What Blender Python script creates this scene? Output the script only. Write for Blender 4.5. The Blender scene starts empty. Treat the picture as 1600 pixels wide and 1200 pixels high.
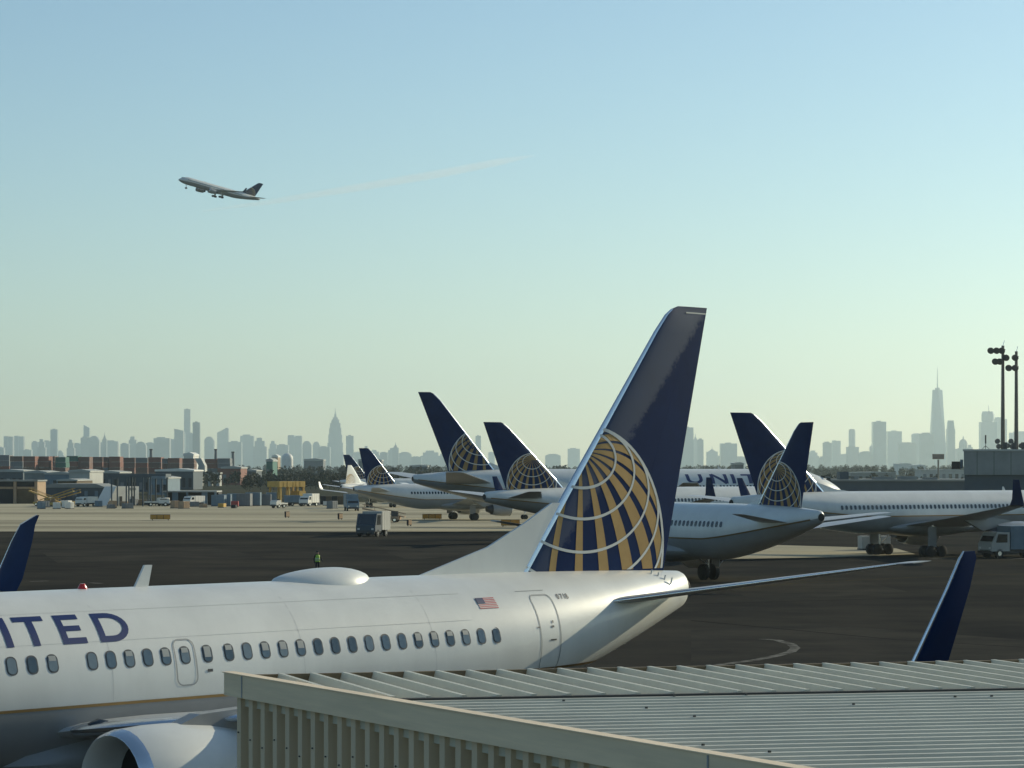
import bpy, bmesh, math, random
from mathutils import Vector
random.seed(7)
R = math.radians
D = bpy.data
COL = bpy.context.scene.collection
SC = bpy.context.scene

# ------------------------------------------------------------------ camera, sky, sun, exposure
F, HY, CH = 4100.0, 731.0, 8.2            # focal length and horizon row in photo pixels (1600 wide), eye height in m
cam = D.cameras.new('camera'); cam.sensor_width = 36.0; cam.lens = F / 1600 * 36
cam.shift_y = (HY - 600) / 1600; cam.clip_start = 0.5; cam.clip_end = 200000
cam_o = D.objects.new('camera', cam); COL.objects.link(cam_o)
cam_o.location = (0, 0, CH); cam_o.rotation_euler = (R(90), 0, 0)
SC.camera = cam_o
SUN_AZ, SUN_EL = R(39), R(20.5)             # azimuth measured from +X (camera right) towards +Y (ahead)
world = D.worlds.new('World'); SC.world = world; world.use_nodes = True
wn = world.node_tree.nodes; wl = world.node_tree.links
sky = wn.new('ShaderNodeTexSky'); sky.sky_type = 'NISHITA'; sky.sun_disc = False
sky.sun_elevation = SUN_EL; sky.sun_rotation = R(90) - SUN_AZ
sky.air_density = 1.0; sky.dust_density = 0.3; sky.ozone_density = 3.2; sky.altitude = 10
tint = wn.new('ShaderNodeMixRGB'); tint.blend_type = 'MULTIPLY'; tint.inputs[0].default_value = 1.0; tint.inputs[2].default_value = (0.965, 1.0, 0.92, 1)   # even tint of the whole sky
wl.new(sky.outputs[0], tint.inputs[1]); wl.new(tint.outputs[0], wn['Background'].inputs[0]); wn['Background'].inputs[1].default_value = 0.11
sun = D.lights.new('sun', 'SUN'); sun.energy = 3.8; sun.angle = R(0.53); sun.color = (1.0, 0.91, 0.66)
sun_o = D.objects.new('sun', sun); COL.objects.link(sun_o)
sv = Vector((math.cos(SUN_EL) * math.cos(SUN_AZ), math.cos(SUN_EL) * math.sin(SUN_AZ), math.sin(SUN_EL)))
sun_o.rotation_euler = sv.to_track_quat('Z', 'Y').to_euler(); sun_o.location = (60, 20, 80)
vs = SC.view_settings; vs.view_transform = 'Standard'; vs.look = 'None'; vs.gamma = 1; vs.exposure = 0.18
SC.cycles.use_denoising = True
SC.cycles.max_bounces = 6; SC.cycles.volume_bounces = 1

# ------------------------------------------------------------------ helpers
def at(x, y, Y):                          # photo pixel at a real distance -> world point
    return Vector(((x - 800) / F * Y, Y, CH - (y - HY) / F * Y))
def gy(y): return F * CH / (y - HY)       # distance at which the ground shows on photo row y
def mat(name, col, rough=0.6, metal=0.0, var=0.0, scale=3.0, bump=0.0, bscale=20, coat=0.0, stretch=None, col2=None, detail=6, spec=0.5):
    m = D.materials.new(name); m.use_nodes = True
    n = m.node_tree.nodes; l = m.node_tree.links; p = n['Principled BSDF']
    p.inputs['Base Color'].default_value = (*col, 1); p.inputs['Roughness'].default_value = rough
    p.inputs['Metallic'].default_value = metal; p.inputs['Specular IOR Level'].default_value = spec; p.inputs['Coat Weight'].default_value = coat
    p.inputs['Coat Roughness'].default_value = 0.08
    if var or col2 or bump:
        tc = n.new('ShaderNodeTexCoord'); mp = n.new('ShaderNodeMapping'); l.new(tc.outputs['Object'], mp.inputs[0])
        if stretch: mp.inputs['Scale'].default_value = stretch
    if var or col2:
        nz = n.new('ShaderNodeTexNoise'); nz.inputs['Scale'].default_value = scale; nz.inputs['Detail'].default_value = detail
        nz.inputs['Roughness'].default_value = 0.65
        l.new(mp.outputs[0], nz.inputs[0])
        cr = n.new('ShaderNodeValToRGB'); cr.color_ramp.elements[0].position = 0.32; cr.color_ramp.elements[1].position = 0.68
        c0 = col2 if col2 else tuple(max(0, c * (1 - var)) for c in col)
        c1 = col if col2 else tuple(min(1, c * (1 + var)) for c in col)
        cr.color_ramp.elements[0].color = (*c0, 1); cr.color_ramp.elements[1].color = (*c1, 1)
        l.new(nz.outputs[0], cr.inputs[0]); l.new(cr.outputs[0], p.inputs['Base Color'])
    if bump:
        bz = n.new('ShaderNodeTexNoise'); bz.inputs['Scale'].default_value = bscale; l.new(mp.outputs[0], bz.inputs[0])
        bp = n.new('ShaderNodeBump'); bp.inputs['Strength'].default_value = bump; bp.inputs['Distance'].default_value = 0.02
        l.new(bz.outputs[0], bp.inputs['Height']); l.new(bp.outputs[0], p.inputs['Normal'])
    return m
M = {}
def mk(name, *a, **k): M[name] = mat(name, *a, **k)
mk('white_paint', (0.66, 0.66, 0.625), 0.42, var=0.08, scale=0.6, coat=0.22, stretch=(1, 1, 0.35))
mk('grey_paint', (0.26, 0.265, 0.265), 0.35, var=0.08, scale=0.8, coat=0.3)
mk('navy_paint', (0.0045, 0.020, 0.078), 0.36, var=0.12, scale=0.8, spec=0.10)
mk('title_blue', (0.008, 0.022, 0.11), 0.35)
mk('gold_paint', (0.30, 0.20, 0.088), 0.48, metal=0.85, var=0.1, scale=1.5)
mk('line_white', (0.62, 0.62, 0.58), 0.4)
mk('bare_metal', (0.86, 0.87, 0.88), 0.24, metal=0.9, var=0.05, scale=2)
mk('dark_metal', (0.06, 0.06, 0.065), 0.45, metal=0.6)
mk('seam', (0.30, 0.31, 0.31), 0.6); mk('faint_seam', (0.52, 0.52, 0.50), 0.6)
mk('tyre', (0.018, 0.018, 0.02), 0.8)
mk('pane', (0.09, 0.13, 0.16), 0.12, coat=0.6)
mk('window_dark', (0.02, 0.03, 0.04), 0.2, coat=0.4)
mk('window_frame', (0.05, 0.055, 0.06), 0.4)
mk('black', (0.008, 0.008, 0.009), 0.6)
mk('wing_grey', (0.46, 0.47, 0.47), 0.4, var=0.06, scale=0.8)
mk('red_lamp', (0.55, 0.02, 0.015), 0.25, coat=0.5)
mk('flag_red', (0.50, 0.06, 0.08), 0.45)
mk('flag_blue', (0.02, 0.03, 0.10), 0.45)
mk('asphalt', (0.064, 0.059, 0.049), 0.9, col2=(0.029, 0.030, 0.030), scale=0.06, bump=0.4, bscale=4, detail=9, spec=0.0)
mk('concrete', (0.56, 0.50, 0.36), 0.9, col2=(0.29, 0.26, 0.19), scale=0.05, stretch=(0.12, 1, 1), bump=0.2, bscale=2, detail=9, spec=0.0)
mk('earth', (0.085, 0.082, 0.06), 0.95, col2=(0.05, 0.055, 0.042), scale=0.004, stretch=(0.25, 1, 1), detail=10, spec=0.0)
mk('road_paint', (0.26, 0.25, 0.22), 0.8, col2=(0.05, 0.048, 0.044), scale=1.6, spec=0.0)
mk('yellow_paint', (0.14, 0.10, 0.035), 0.8, col2=(0.05, 0.042, 0.028), scale=1.2, spec=0.0)
mk('metal_roof', (0.58, 0.55, 0.44), 0.5, var=0.10, scale=1.3, bump=0.05, bscale=9, detail=8)
mk('metal_fascia', (0.84, 0.66, 0.44), 0.55, var=0.10, scale=2.0, stretch=(0.4, 0.4, 6), detail=8)
mk('metal_wall', (0.66, 0.53, 0.36), 0.5, var=0.08, scale=1.2, stretch=(1, 1, 0.15), detail=8)
mk('flashing_brown', (0.20, 0.145, 0.08), 0.7, var=0.2, scale=4)
mk('sealant_and_shade', (0.07, 0.07, 0.065), 0.8)

def sheen_navy():  # navy paint with a fixed sky-reflection sheen masked in across the fin
    m = mat('navy_sheen', (0.0045, 0.020, 0.078), 0.36, var=0.12, scale=0.8, spec=0.08); n = m.node_tree.nodes; l = m.node_tree.links; p = n['Principled BSDF']
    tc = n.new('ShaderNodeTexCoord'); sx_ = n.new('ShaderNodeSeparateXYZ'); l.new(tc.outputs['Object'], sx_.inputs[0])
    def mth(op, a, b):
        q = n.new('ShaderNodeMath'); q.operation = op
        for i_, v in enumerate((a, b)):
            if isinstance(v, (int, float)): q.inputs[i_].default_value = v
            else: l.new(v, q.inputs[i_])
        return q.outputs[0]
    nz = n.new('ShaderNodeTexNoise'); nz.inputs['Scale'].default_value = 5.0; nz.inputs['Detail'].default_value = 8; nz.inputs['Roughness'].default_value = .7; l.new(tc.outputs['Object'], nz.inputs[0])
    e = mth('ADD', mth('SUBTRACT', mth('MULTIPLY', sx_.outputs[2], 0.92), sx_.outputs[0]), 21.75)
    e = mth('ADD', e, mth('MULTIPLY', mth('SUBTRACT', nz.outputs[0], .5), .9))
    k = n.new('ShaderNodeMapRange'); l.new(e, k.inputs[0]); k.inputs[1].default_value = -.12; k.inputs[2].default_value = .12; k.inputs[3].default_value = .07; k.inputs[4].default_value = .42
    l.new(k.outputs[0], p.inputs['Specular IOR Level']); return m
M['navy_sheen'] = sheen_navy()
def tag(o, label, cat=None, group=None):
    o['label'] = label
    if cat: o['category'] = cat
    if group: o['group'] = group
    return o
def struct(o): o['kind'] = 'structure'; return o
def empty(name, loc=(0, 0, 0), rot=(0, 0, 0), parent=None):
    o = D.objects.new(name, None); COL.objects.link(o); o.location = loc; o.rotation_euler = rot; o.parent = parent
    o.empty_display_size = 0.3
    return o
def link(name, me, parent=None, loc=None, rot=None):
    o = D.objects.new(name, me); COL.objects.link(o); o.parent = parent
    if loc is not None: o.location = loc
    if rot is not None: o.rotation_euler = rot
    return o
class MB:
    def __init__(s): s.v = []; s.f = []; s.mi = []
    def add(s, vs_, fs, mi=0):
        b = len(s.v); s.v += [tuple(q) for q in vs_]; s.f += [tuple(i + b for i in f) for f in fs]; s.mi += [mi] * len(fs); return s
    def box(s, x0, x1, y0, y1, z0, z1, mi=0):
        return s.add([(x0, y0, z0), (x1, y0, z0), (x1, y1, z0), (x0, y1, z0), (x0, y0, z1), (x1, y0, z1), (x1, y1, z1), (x0, y1, z1)],
                     [(0, 3, 2, 1), (4, 5, 6, 7), (0, 1, 5, 4), (1, 2, 6, 5), (2, 3, 7, 6), (3, 0, 4, 7)], mi)
    def prism(s, poly, y0, y1, mi=0):     # poly in (x, z), counter-clockwise seen from -y
        n = len(poly)
        return s.add([(x, y0, z) for x, z in poly] + [(x, y1, z) for x, z in poly],
                     [tuple(range(n)), tuple(range(2 * n - 1, n - 1, -1))] + [(i, i + n, (i + 1) % n + n, (i + 1) % n) for i in range(n)], mi)
    def plan(s, poly, z0, z1, mi=0):      # poly in (x, y) counter-clockwise seen from above
        n = len(poly)
        return s.add([(x, y, z0) for x, y in poly] + [(x, y, z1) for x, y in poly],
                     [tuple(range(n - 1, -1, -1)), tuple(range(n, 2 * n))] + [(i, (i + 1) % n, (i + 1) % n + n, i + n) for i in range(n)], mi)
    def frustum(s, cx, cy, w0, d0, z0, w1, d1, z1, mi=0):
        a = [(cx - w0 / 2, cy - d0 / 2, z0), (cx + w0 / 2, cy - d0 / 2, z0), (cx + w0 / 2, cy + d0 / 2, z0), (cx - w0 / 2, cy + d0 / 2, z0)]
        b = [(cx - w1 / 2, cy - d1 / 2, z1), (cx + w1 / 2, cy - d1 / 2, z1), (cx + w1 / 2, cy + d1 / 2, z1), (cx - w1 / 2, cy + d1 / 2, z1)]
        return s.add(a + b, [(0, 3, 2, 1), (4, 5, 6, 7), (0, 1, 5, 4), (1, 2, 6, 5), (2, 3, 7, 6), (3, 0, 4, 7)], mi)
    def tube(s, pts, rad, n=8, mi=0):
        rads = rad if isinstance(rad, (list, tuple)) else [rad] * len(pts)
        pts = [Vector(p) for p in pts]; rings = []
        for i, p in enumerate(pts):
            t = (pts[min(i + 1, len(pts) - 1)] - pts[max(i - 1, 0)]).normalized()
            u = t.cross(Vector((0, 0, 1)) if abs(t.z) < 0.9 else Vector((1, 0, 0))).normalized(); w = t.cross(u)
            rings.append([p + (u * math.cos(2 * math.pi * k / n) + w * math.sin(2 * math.pi * k / n)) * rads[i] for k in range(n)])
        return s.loft(rings, mi)
    def loft(s, rings, mi=0, cap=True):
        n = len(rings[0]); vv = [q for r in rings for q in r]; ff = []
        for i in range(len(rings) - 1):
            for k in range(n):
                ff.append((i * n + k, i * n + (k + 1) % n, (i + 1) * n + (k + 1) % n, (i + 1) * n + k))
        if cap: ff += [tuple(range(n - 1, -1, -1)), tuple(range((len(rings) - 1) * n, len(rings) * n))]
        return s.add(vv, ff, mi)
    def mesh(s, name, mats, smooth=False):
        me = D.meshes.new(name); me.from_pydata(s.v, [], s.f)
        for m in (mats if isinstance(mats, (list, tuple)) else [mats]): me.materials.append(M[m] if isinstance(m, str) else m)
        me.polygons.foreach_set('material_index', s.mi)
        if smooth: me.polygons.foreach_set('use_smooth', [True] * len(s.f))
        me.validate(); me.update()
        bm = bmesh.new(); bm.from_mesh(me); bmesh.ops.recalc_face_normals(bm, faces=bm.faces); bm.to_mesh(me); bm.free()
        if smooth:
            try: me.set_sharp_from_angle(angle=R(40))
            except Exception: pass
        return me
    def build(s, name, mats, parent=None, smooth=False, loc=None, rot=None):
        return link(name, s.mesh(name, mats, smooth), parent, loc, rot)

# ------------------------------------------------------------------ ground
def sheet(name, pts, z, m):
    return struct(MB().add([(x, y, z) for x, y in pts], [tuple(range(len(pts)))]).build(name, m))
ground = struct(MB().add([(-24000, -1500, 0), (24000, -1500, 0), (24000, 18600, 0), (-24000, 18600, 0)], [(0, 1, 2, 3)]).build('ground', 'earth'))
edge = [(-1500, 339), (-60, 338), (0, 337), (18, 336), (26, 342), (60, 375), (900, 430)]
sheet('asphalt_apron', [(-1500, -300), (900, -300)] + edge[::-1], 0.012, 'asphalt')
sheet('concrete_apron', edge + [(900, 620), (-1500, 640)], 0.012, 'concrete')
sheet('sunlit_strip', [((x - 800) / F * gy(y), gy(y)) for x, y in ((1120, 874), (1300, 871), (1430, 866), (1400, 857), (1180, 851), (1100, 862))], 0.02, 'concrete')  # sunlit ground between shadows, put in as a pale sheet on the asphalt
def stripe(name, pts, w, m, z=0.022, parent=None):
    vv = []; ff = []
    for i, p in enumerate(pts):
        p = Vector((p[0], p[1])); a = Vector(pts[max(0, i - 1)][:2]); b = Vector(pts[min(len(pts) - 1, i + 1)][:2])
        t = (b - a).normalized(); nrm = Vector((-t.y, t.x)) * w / 2
        vv += [(p.x + nrm.x, p.y + nrm.y, z), (p.x - nrm.x, p.y - nrm.y, z)]
        if i: ff.append((2 * i - 2, 2 * i - 1, 2 * i + 1, 2 * i))
    return struct(MB().add(vv, ff).build(name, m, parent))
def gp(x, y): q = at(x, y, gy(y)); return (q.x, q.y)
stripe('painted_line', [gp(*p) for p in [(1190, 999), (1215, 1001), (1236, 1007), (1243, 1013), (1236, 1019), (1215, 1025), (1180, 1032), (1120, 1040)]], 0.45, 'road_paint')
stripe('painted_line', [gp(*p) for p in [(1555, 871), (1680, 877)]], 0.9, 'road_paint')
stripe('painted_line', [gp(*p) for p in [(1450, 873), (1500, 874)]], 0.8, 'road_paint')
stripe('painted_line', [gp(*p) for p in [(48, 909), (75, 908)]], 0.5, 'road_paint')
stripe('painted_line', [gp(*p) for p in [(140, 911), (158, 912)]], 0.5, 'road_paint')
mk('asphalt_patch', (0.068, 0.063, 0.053), 0.9, col2=(0.038, 0.038, 0.036), scale=0.15, spec=0.0, detail=9)
mk('tar', (0.016, 0.016, 0.017), 0.9, spec=0.0)
for q in ([(1080, 985), (1260, 975), (1600, 1000), (1600, 1060), (1080, 1050)], [(1130, 915), (1330, 905), (1420, 925), (1180, 940)], [(60, 860), (330, 855), (420, 872), (90, 880)], [(600, 862), (760, 852), (800, 858), (640, 876)]):
    sheet('asphalt_patch', [gp(*p) for p in q], 0.017, 'asphalt_patch')
for q in ([(1060, 945), (1600, 930)], [(1080, 970), (1400, 1000), (1600, 1012)], [(20, 868), (420, 858), (800, 848)], [(0, 895), (400, 880)]):
    stripe('tar_seam', [gp(*p) for p in q], 0.14, 'tar', 0.020)
stripe('lead_line', [gp(*p) for p in [(1090, 925), (1240, 912), (1420, 903), (1600, 897)]], 0.18, 'yellow_paint', 0.024)
for y in (803, 813, 823):
    stripe('taxi_line', [gp(-100, y), gp(400, y + 1), gp(900, y + 1)], 1.4, 'asphalt', 0.026)

# ------------------------------------------------------------------ airliners
# local frame of every aircraft: x = aft from the nose tip, y = starboard, z = up from the ground
TYPES = {
 'b737': dict(L=32.18, top=5.63, bot=1.63, rw=1.88, nose=5.2, tail=10.7, ttop=5.47, tbot=4.58, rt=0.36, ztip=3.0,
    fin=[(25.89, 5.45), (31.67, 12.48), (33.22, 12.50), (31.41, 5.38)], fth=0.58, dorsal=[(22.6, 5.62), (24.9, 6.25), (26.2, 6.82), (26.75, 7.1), (27.2, 7.32)],
    stab=(28.0, 4.86, 3.1, 32.35, 7.18, 5.86, 1.1), wing=[(9.7, 0, 2.55, 8.2, .95), (11.07, 1.95, 2.87, 6.3, .80), (12.9, 5.6, 3.28, 4.2, .5), (18.2, 16.9, 4.30, 1.45, .16)],
    winglet=[(18.30, 17.22, 4.36, 1.3, .12), (18.40, 17.45, 4.6, 1.12, .1), (18.98, 17.82, 6.0, .72, .07), (19.24, 17.92, 6.55, .52, .05), (19.34, 17.94, 6.68, .34, .03)],
    eng=(9.95, 4.83, 2.08, 1.13, 3.7), gear=(15.4, 2.86, .56, 2), ngear=(3.6, .34), stripe=3.34, win=(2.9, 23.6, 4.24)),
 'a319': dict(L=33.8, top=5.72, bot=1.75, rw=1.97, nose=5.4, tail=11.5, ttop=5.35, tbot=4.5, rt=0.38, ztip=3.2,
    fin=[(26.4, 5.45), (31.23, 11.25), (32.98, 11.31), (31.55, 5.3)], fth=0.55, dorsal=[(25.2, 5.6), (26.0, 5.85), (26.9, 6.1)],
    stab=(28.1, 4.55, 3.3, 32.2, 6.22, 5.18, 1.25), wing=[(10.4, 0, 2.3, 7.6, .9), (11.8, 1.97, 2.5, 6.1, .75), (14.2, 6.2, 3.2, 3.9, .5), (18.6, 16.6, 4.6, 1.6, .2)],
    winglet=[(18.9, 16.95, 4.7, 1.4, .14), (19.2, 17.1, 5.3, 1.1, .1), (19.6, 17.2, 6.5, .6, .05)],
    eng=(9.6, 5.75, 1.75, 1.12, 4.2), gear=(15.0, 3.8, .58, 2), ngear=(4.2, .38), stripe=3.25, win=(4.5, 25.3, 4.3)),
 'b757': dict(L=47.3, top=6.05, bot=2.1, rw=1.88, nose=6.0, tail=15.5, ttop=5.6, tbot=4.55, rt=0.4, ztip=3.6,
    fin=[(36.2, 5.7), (44.74, 13.13), (47.47, 13.15), (44.3, 5.5)], fth=0.7, dorsal=[(33.4, 6.0), (35.5, 6.3), (37.6, 6.9)],
    stab=(40.3, 4.95, 4.6, 45.3, 7.6, 5.7, 1.6), wing=[(15.5, 0, 2.7, 9.5, 1.15), (17.0, 1.9, 2.9, 8.0, 1.0), (19.8, 7.0, 3.6, 5.0, .6), (26.2, 18.3, 4.9, 1.9, .22)],
    winglet=[(26.6, 18.7, 5.0, 1.7, .16), (27.0, 18.95, 5.5, 1.3, .12), (27.8, 19.3, 7.2, .7, .05)],
    eng=(14.4, 6.5, 1.95, 1.3, 5.0), gear=(23.6, 3.7, .53, 4), ngear=(5.2, .42), stripe=3.75, win=(4.5, 36.4, 4.58)),
 'b777': dict(L=63.7, top=8.05, bot=1.9, rw=3.05, nose=8.5, tail=21.0, ttop=7.3, tbot=6.3, rt=0.45, ztip=4.6,
    fin=[(52.1, 7.7), (60.75, 17.9), (63.0, 17.95), (58.7, 7.6)], fth=0.95, dorsal=[(49.0, 7.95), (51.0, 8.2), (53.0, 8.9)],
    stab=(53.2, 6.2, 6.6, 61.3, 10.75, 7.65, 2.2), wing=[(19.5, 0, 2.9, 14.0, 1.7), (21.5, 3.1, 3.2, 12.2, 1.5), (26.5, 10.5, 4.1, 7.0, .8), (38.8, 30.4, 6.4, 2.0, .25)],
    winglet=None, eng=(20.5, 9.6, 2.6, 1.75, 6.5), gear=(32.5, 5.5, .66, 6), ngear=(6.5, .54), stripe=4.6, win=(7.5, 52.0, 5.7)),
 'e175': dict(L=28.5, top=5.1, bot=1.75, rw=1.5, nose=4.4, tail=9.5, ttop=4.85, tbot=3.9, rt=0.33, ztip=2.9,
    fin=[(20.6, 4.9), (24.6, 8.75), (26.0, 8.75), (26.9, 4.75)], fth=0.45, dorsal=[(18.8, 5.05), (20.2, 5.3), (21.3, 5.6)],
    stab=(24.4, 4.2, 2.6, 27.2, 5.0, 4.8, 1.1), wing=[(9.6, 0, 2.1, 6.0, .8), (10.7, 1.5, 2.25, 4.8, .6), (12.6, 4.7, 2.7, 3.1, .4), (16.2, 12.2, 3.6, 1.3, .16)],
    winglet=[(16.5, 12.5, 3.75, 1.15, .12), (16.7, 12.7, 4.2, .9, .08), (17.0, 13.0, 5.3, .5, .05)],
    eng=(9.2, 4.2, 1.6, .85, 3.2), gear=(13.6, 2.9, .48, 2), ngear=(3.0, .3), stripe=2.9, win=(4.2, 20.5, 3.9)),
}
def fus(t, s):                            # crown z, belly z, half width of the fuselage at station s
    top, bot, rw = t['top'], t['bot'], t['rw']
    if s < t['nose']:
        f = max(0.0, s / t['nose'])
        g = (1 - (1 - f) ** 1.65) ** 0.78; h = (1 - (1 - f) ** 2.0) ** 0.55; w = (1 - (1 - f) ** 2.0) ** 0.56
        return t['ztip'] + (top - t['ztip']) * g, t['ztip'] - (t['ztip'] - bot) * h, max(rw * w, .02)
    a = t['L'] - t['tail']
    if s > a:
        f = min(1.0, (s - a) / t['tail'])
        return top - (top - t['ttop']) * f ** 3, bot + (t['tbot'] - bot) * f ** 1.35, rw - (rw - t['rt']) * f ** 2.2
    return top, bot, rw
def side_y(t, s, z, off=0.006):           # half width at height z, pushed out along the normal by off -> (y, z)
    a, b, rw = fus(t, s); zc = (a + b) / 2; rh = (a - b) / 2
    k = max(-0.999, min(0.999, (z - zc) / rh)); y = rw * math.sqrt(1 - k * k)
    n = Vector((y / rw ** 2, (z - zc) / rh ** 2)).normalized()
    return y + n.x * off, z + n.y * off
def strip_on_fuselage(t, quads, side, off=0.006, sub=4, nj=1):   # quads given in (s, z); side -1 port, +1 starboard
    mb = MB()
    for q in quads:
        g = []
        for i in range(sub + 1):
            for jj in range(nj + 1):
                u = i / sub; j = jj / nj
                s = (q[0][0] * (1 - u) + q[3][0] * u) * (1 - j) + (q[1][0] * (1 - u) + q[2][0] * u) * j
                z = (q[0][1] * (1 - u) + q[3][1] * u) * (1 - j) + (q[1][1] * (1 - u) + q[2][1] * u) * j
                y, zz = side_y(t, s, z, off); g.append((s, side * y, zz))
        w = nj + 1; mb.add(g, [(w * i + j, w * i + j + 1, w * i + w + j + 1, w * i + w + j) for i in range(sub) for j in range(nj)])
    return mb
def rounded(s0, s1, z0, z1, r, n=5):
    out = []
    for cx, cz, a0 in ((s1 - r, z1 - r, 0), (s0 + r, z1 - r, 90), (s0 + r, z0 + r, 180), (s1 - r, z0 + r, 270)):
        out += [(cx + r * math.cos(R(a0 + 90 * k / n)), cz + r * math.sin(R(a0 + 90 * k / n))) for k in range(n + 1)]
    return out
def ring_quads(s0, s1, z0, z1, r, w):
    a = rounded(s0, s1, z0, z1, r); b = rounded(s0 + w, s1 - w, z0 + w, z1 - w, max(.01, r - w)); n = len(a)
    return [(a[i], a[(i + 1) % n], b[(i + 1) % n], b[i]) for i in range(n)]
def stroke(pts, w):                       # polyline of constant width -> quads
    P_ = [Vector(p) for i, p in enumerate(pts) if not i or (Vector(p) - Vector(pts[i - 1])).length > 1e-4]; out = []; L_ = []
    for i, p in enumerate(P_):
        a = (p - P_[i - 1]).normalized() if i else (P_[1] - p).normalized()
        b = (P_[i + 1] - p).normalized() if i < len(P_) - 1 else a
        n = (Vector((-a.y, a.x)) + Vector((-b.y, b.x))); n = n.normalized() / max(.5, n.length / 2)
        L_.append((p + n * w / 2, p - n * w / 2))
    for i in range(len(L_) - 1): out.append((L_[i][0], L_[i + 1][0], L_[i + 1][1], L_[i][1]))
    return out
def arc(cx, cy, rx, ry, a0, a1, n=10): return [(cx + rx * math.cos(R(a0 + (a1 - a0) * k / n)), cy + ry * math.sin(R(a0 + (a1 - a0) * k / n))) for k in range(n + 1)]
W_ = .2
GLY = {   # letters one unit tall: width, strokes
 'U': (.95, [([(.1, 1), (.1, .42)] + arc(.475, .42, .375, .33, 180, 360) + [(.85, 1)], W_)]),
 'N': (1.0, [([(.1, 0), (.1, 1)], W_), ([(.9, 0), (.9, 1)], W_), ([(.1, 1), (.9, 0)], W_)]),
 'I': (.22, [([(.11, 0), (.11, 1)], W_ + .02)]),
 'T': (.95, [([(.475, 0), (.475, .82)], W_ + .02), ([(0, .905), (.95, .905)], .19)]),
 'E': (.78, [([(.1, 0), (.1, 1)], W_), ([(.2, .905), (.76, .905)], .19), ([(.2, .5), (.70, .5)], .18), ([(.2, .095), (.78, .095)], .19)]),
 'D': (1.05, [([(.1, 0), (.1, 1)], W_), ([(.2, .905), (.45, .905)] + arc(.45, .5, .5, .405, 90, -90, 12) + [(.2, .095)], .19)]),
 '0': (.6, [(arc(.3, .5, .22, .41, 0, 360, 14), .17)]), '7': (.6, [([(0, .9), (.5, .9), (.2, 0)], .17)]),
 '1': (.35, [([(.18, 0), (.18, 1)], .17)]), '8': (.6, [(arc(.3, .72, .2, .2, 0, 360, 10), .15), (arc(.3, .26, .23, .22, 0, 360, 10), .15)]),
}
def letters(t, text, starts, z0, z1, wscale, side, parent, name, m='title_blue'):
    """letters wrapped on the fuselage; starts = station of the left edge of each letter, reading direction follows the side"""
    dirn = 1 if side < 0 else -1
    a, b, rw = fus(t, starts[0]); zc = (a + b) / 2; rh = (a - b) / 2
    p0 = math.asin((z0 - zc) / rh); p1 = math.asin((z1 - zc) / rh)
    for ch, s0 in zip(text, starts):
        w, strokes = GLY[ch]; qs = []
        for pts, sw in strokes:
            for q in stroke(pts, sw):
                n = max(1, int(max((q[0] - q[1]).length, .01) / .12))
                for k in range(n):
                    qs.append([q[0].lerp(q[1], k / n), q[0].lerp(q[1], (k + 1) / n), q[3].lerp(q[2], (k + 1) / n), q[3].lerp(q[2], k / n)])
        qq = [[(s0 + dirn * p.x * wscale, zc + rh * math.sin(p0 + (p1 - p0) * p.y)) for p in q] for q in qs]
        strip_on_fuselage(t, qq, side, 0.008, 2).build(name, m, parent)
def airfoil(c): return 2.97 * (0.2969 * math.sqrt(c) - 0.126 * c - 0.3516 * c * c + 0.2843 * c ** 3 - 0.1036 * c ** 4) / 0.594
def lifting(sections, c0=0.0, c1=1.0, n=9, horizontal=True, grow=0.0, inc=0.0):
    """sections: (x leading edge, span coordinate, height, chord, thickness)"""
    rings = []
    for (x, sp, z, ch, th) in sections:
        cs = [c0 + (c1 - c0) * (1 - math.cos(math.pi * k / n)) / 2 for k in range(n + 1)]
        up = [(c, airfoil(c) * th / 2 + grow) for c in cs]; lo = [(c, -airfoil(c) * th / 2 - grow) for c in (cs[::-1] if c1 < 1 else cs[::-1][1:])]; lo = lo if c0 > 0 else lo[:-1]
        if horizontal: rings.append([(x + ch * c - grow, sp, z + h + (c - .3) * ch * inc) for c, h in up + lo])
        else: rings.append([(x + ch * c - grow, h, z) for c, h in up + lo])
    return MB().loft(rings)
def mirror_y(mb): mb.v = [(x, -y, z) for x, y, z in mb.v]; return mb
def fin_le(t, z): a, b, _, _ = t['fin']; return a[0] + (b[0] - a[0]) * (z - a[1]) / (b[1] - a[1])
def fin_te(t, z): _, _, c, d = t['fin']; return d[0] + (c[0] - d[0]) * (z - d[1]) / (c[1] - d[1])
def fin_y(t, s, z):
    l = fin_le(t, z); ch = fin_te(t, z) - l; c = max(0.0, min(1.0, (s - l) / ch)); k = (z - t['fin'][0][1]) / (t['fin'][1][1] - t['fin'][0][1])
    return airfoil(c) * t['fth'] * (1 - .62 * k) / 2
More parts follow.
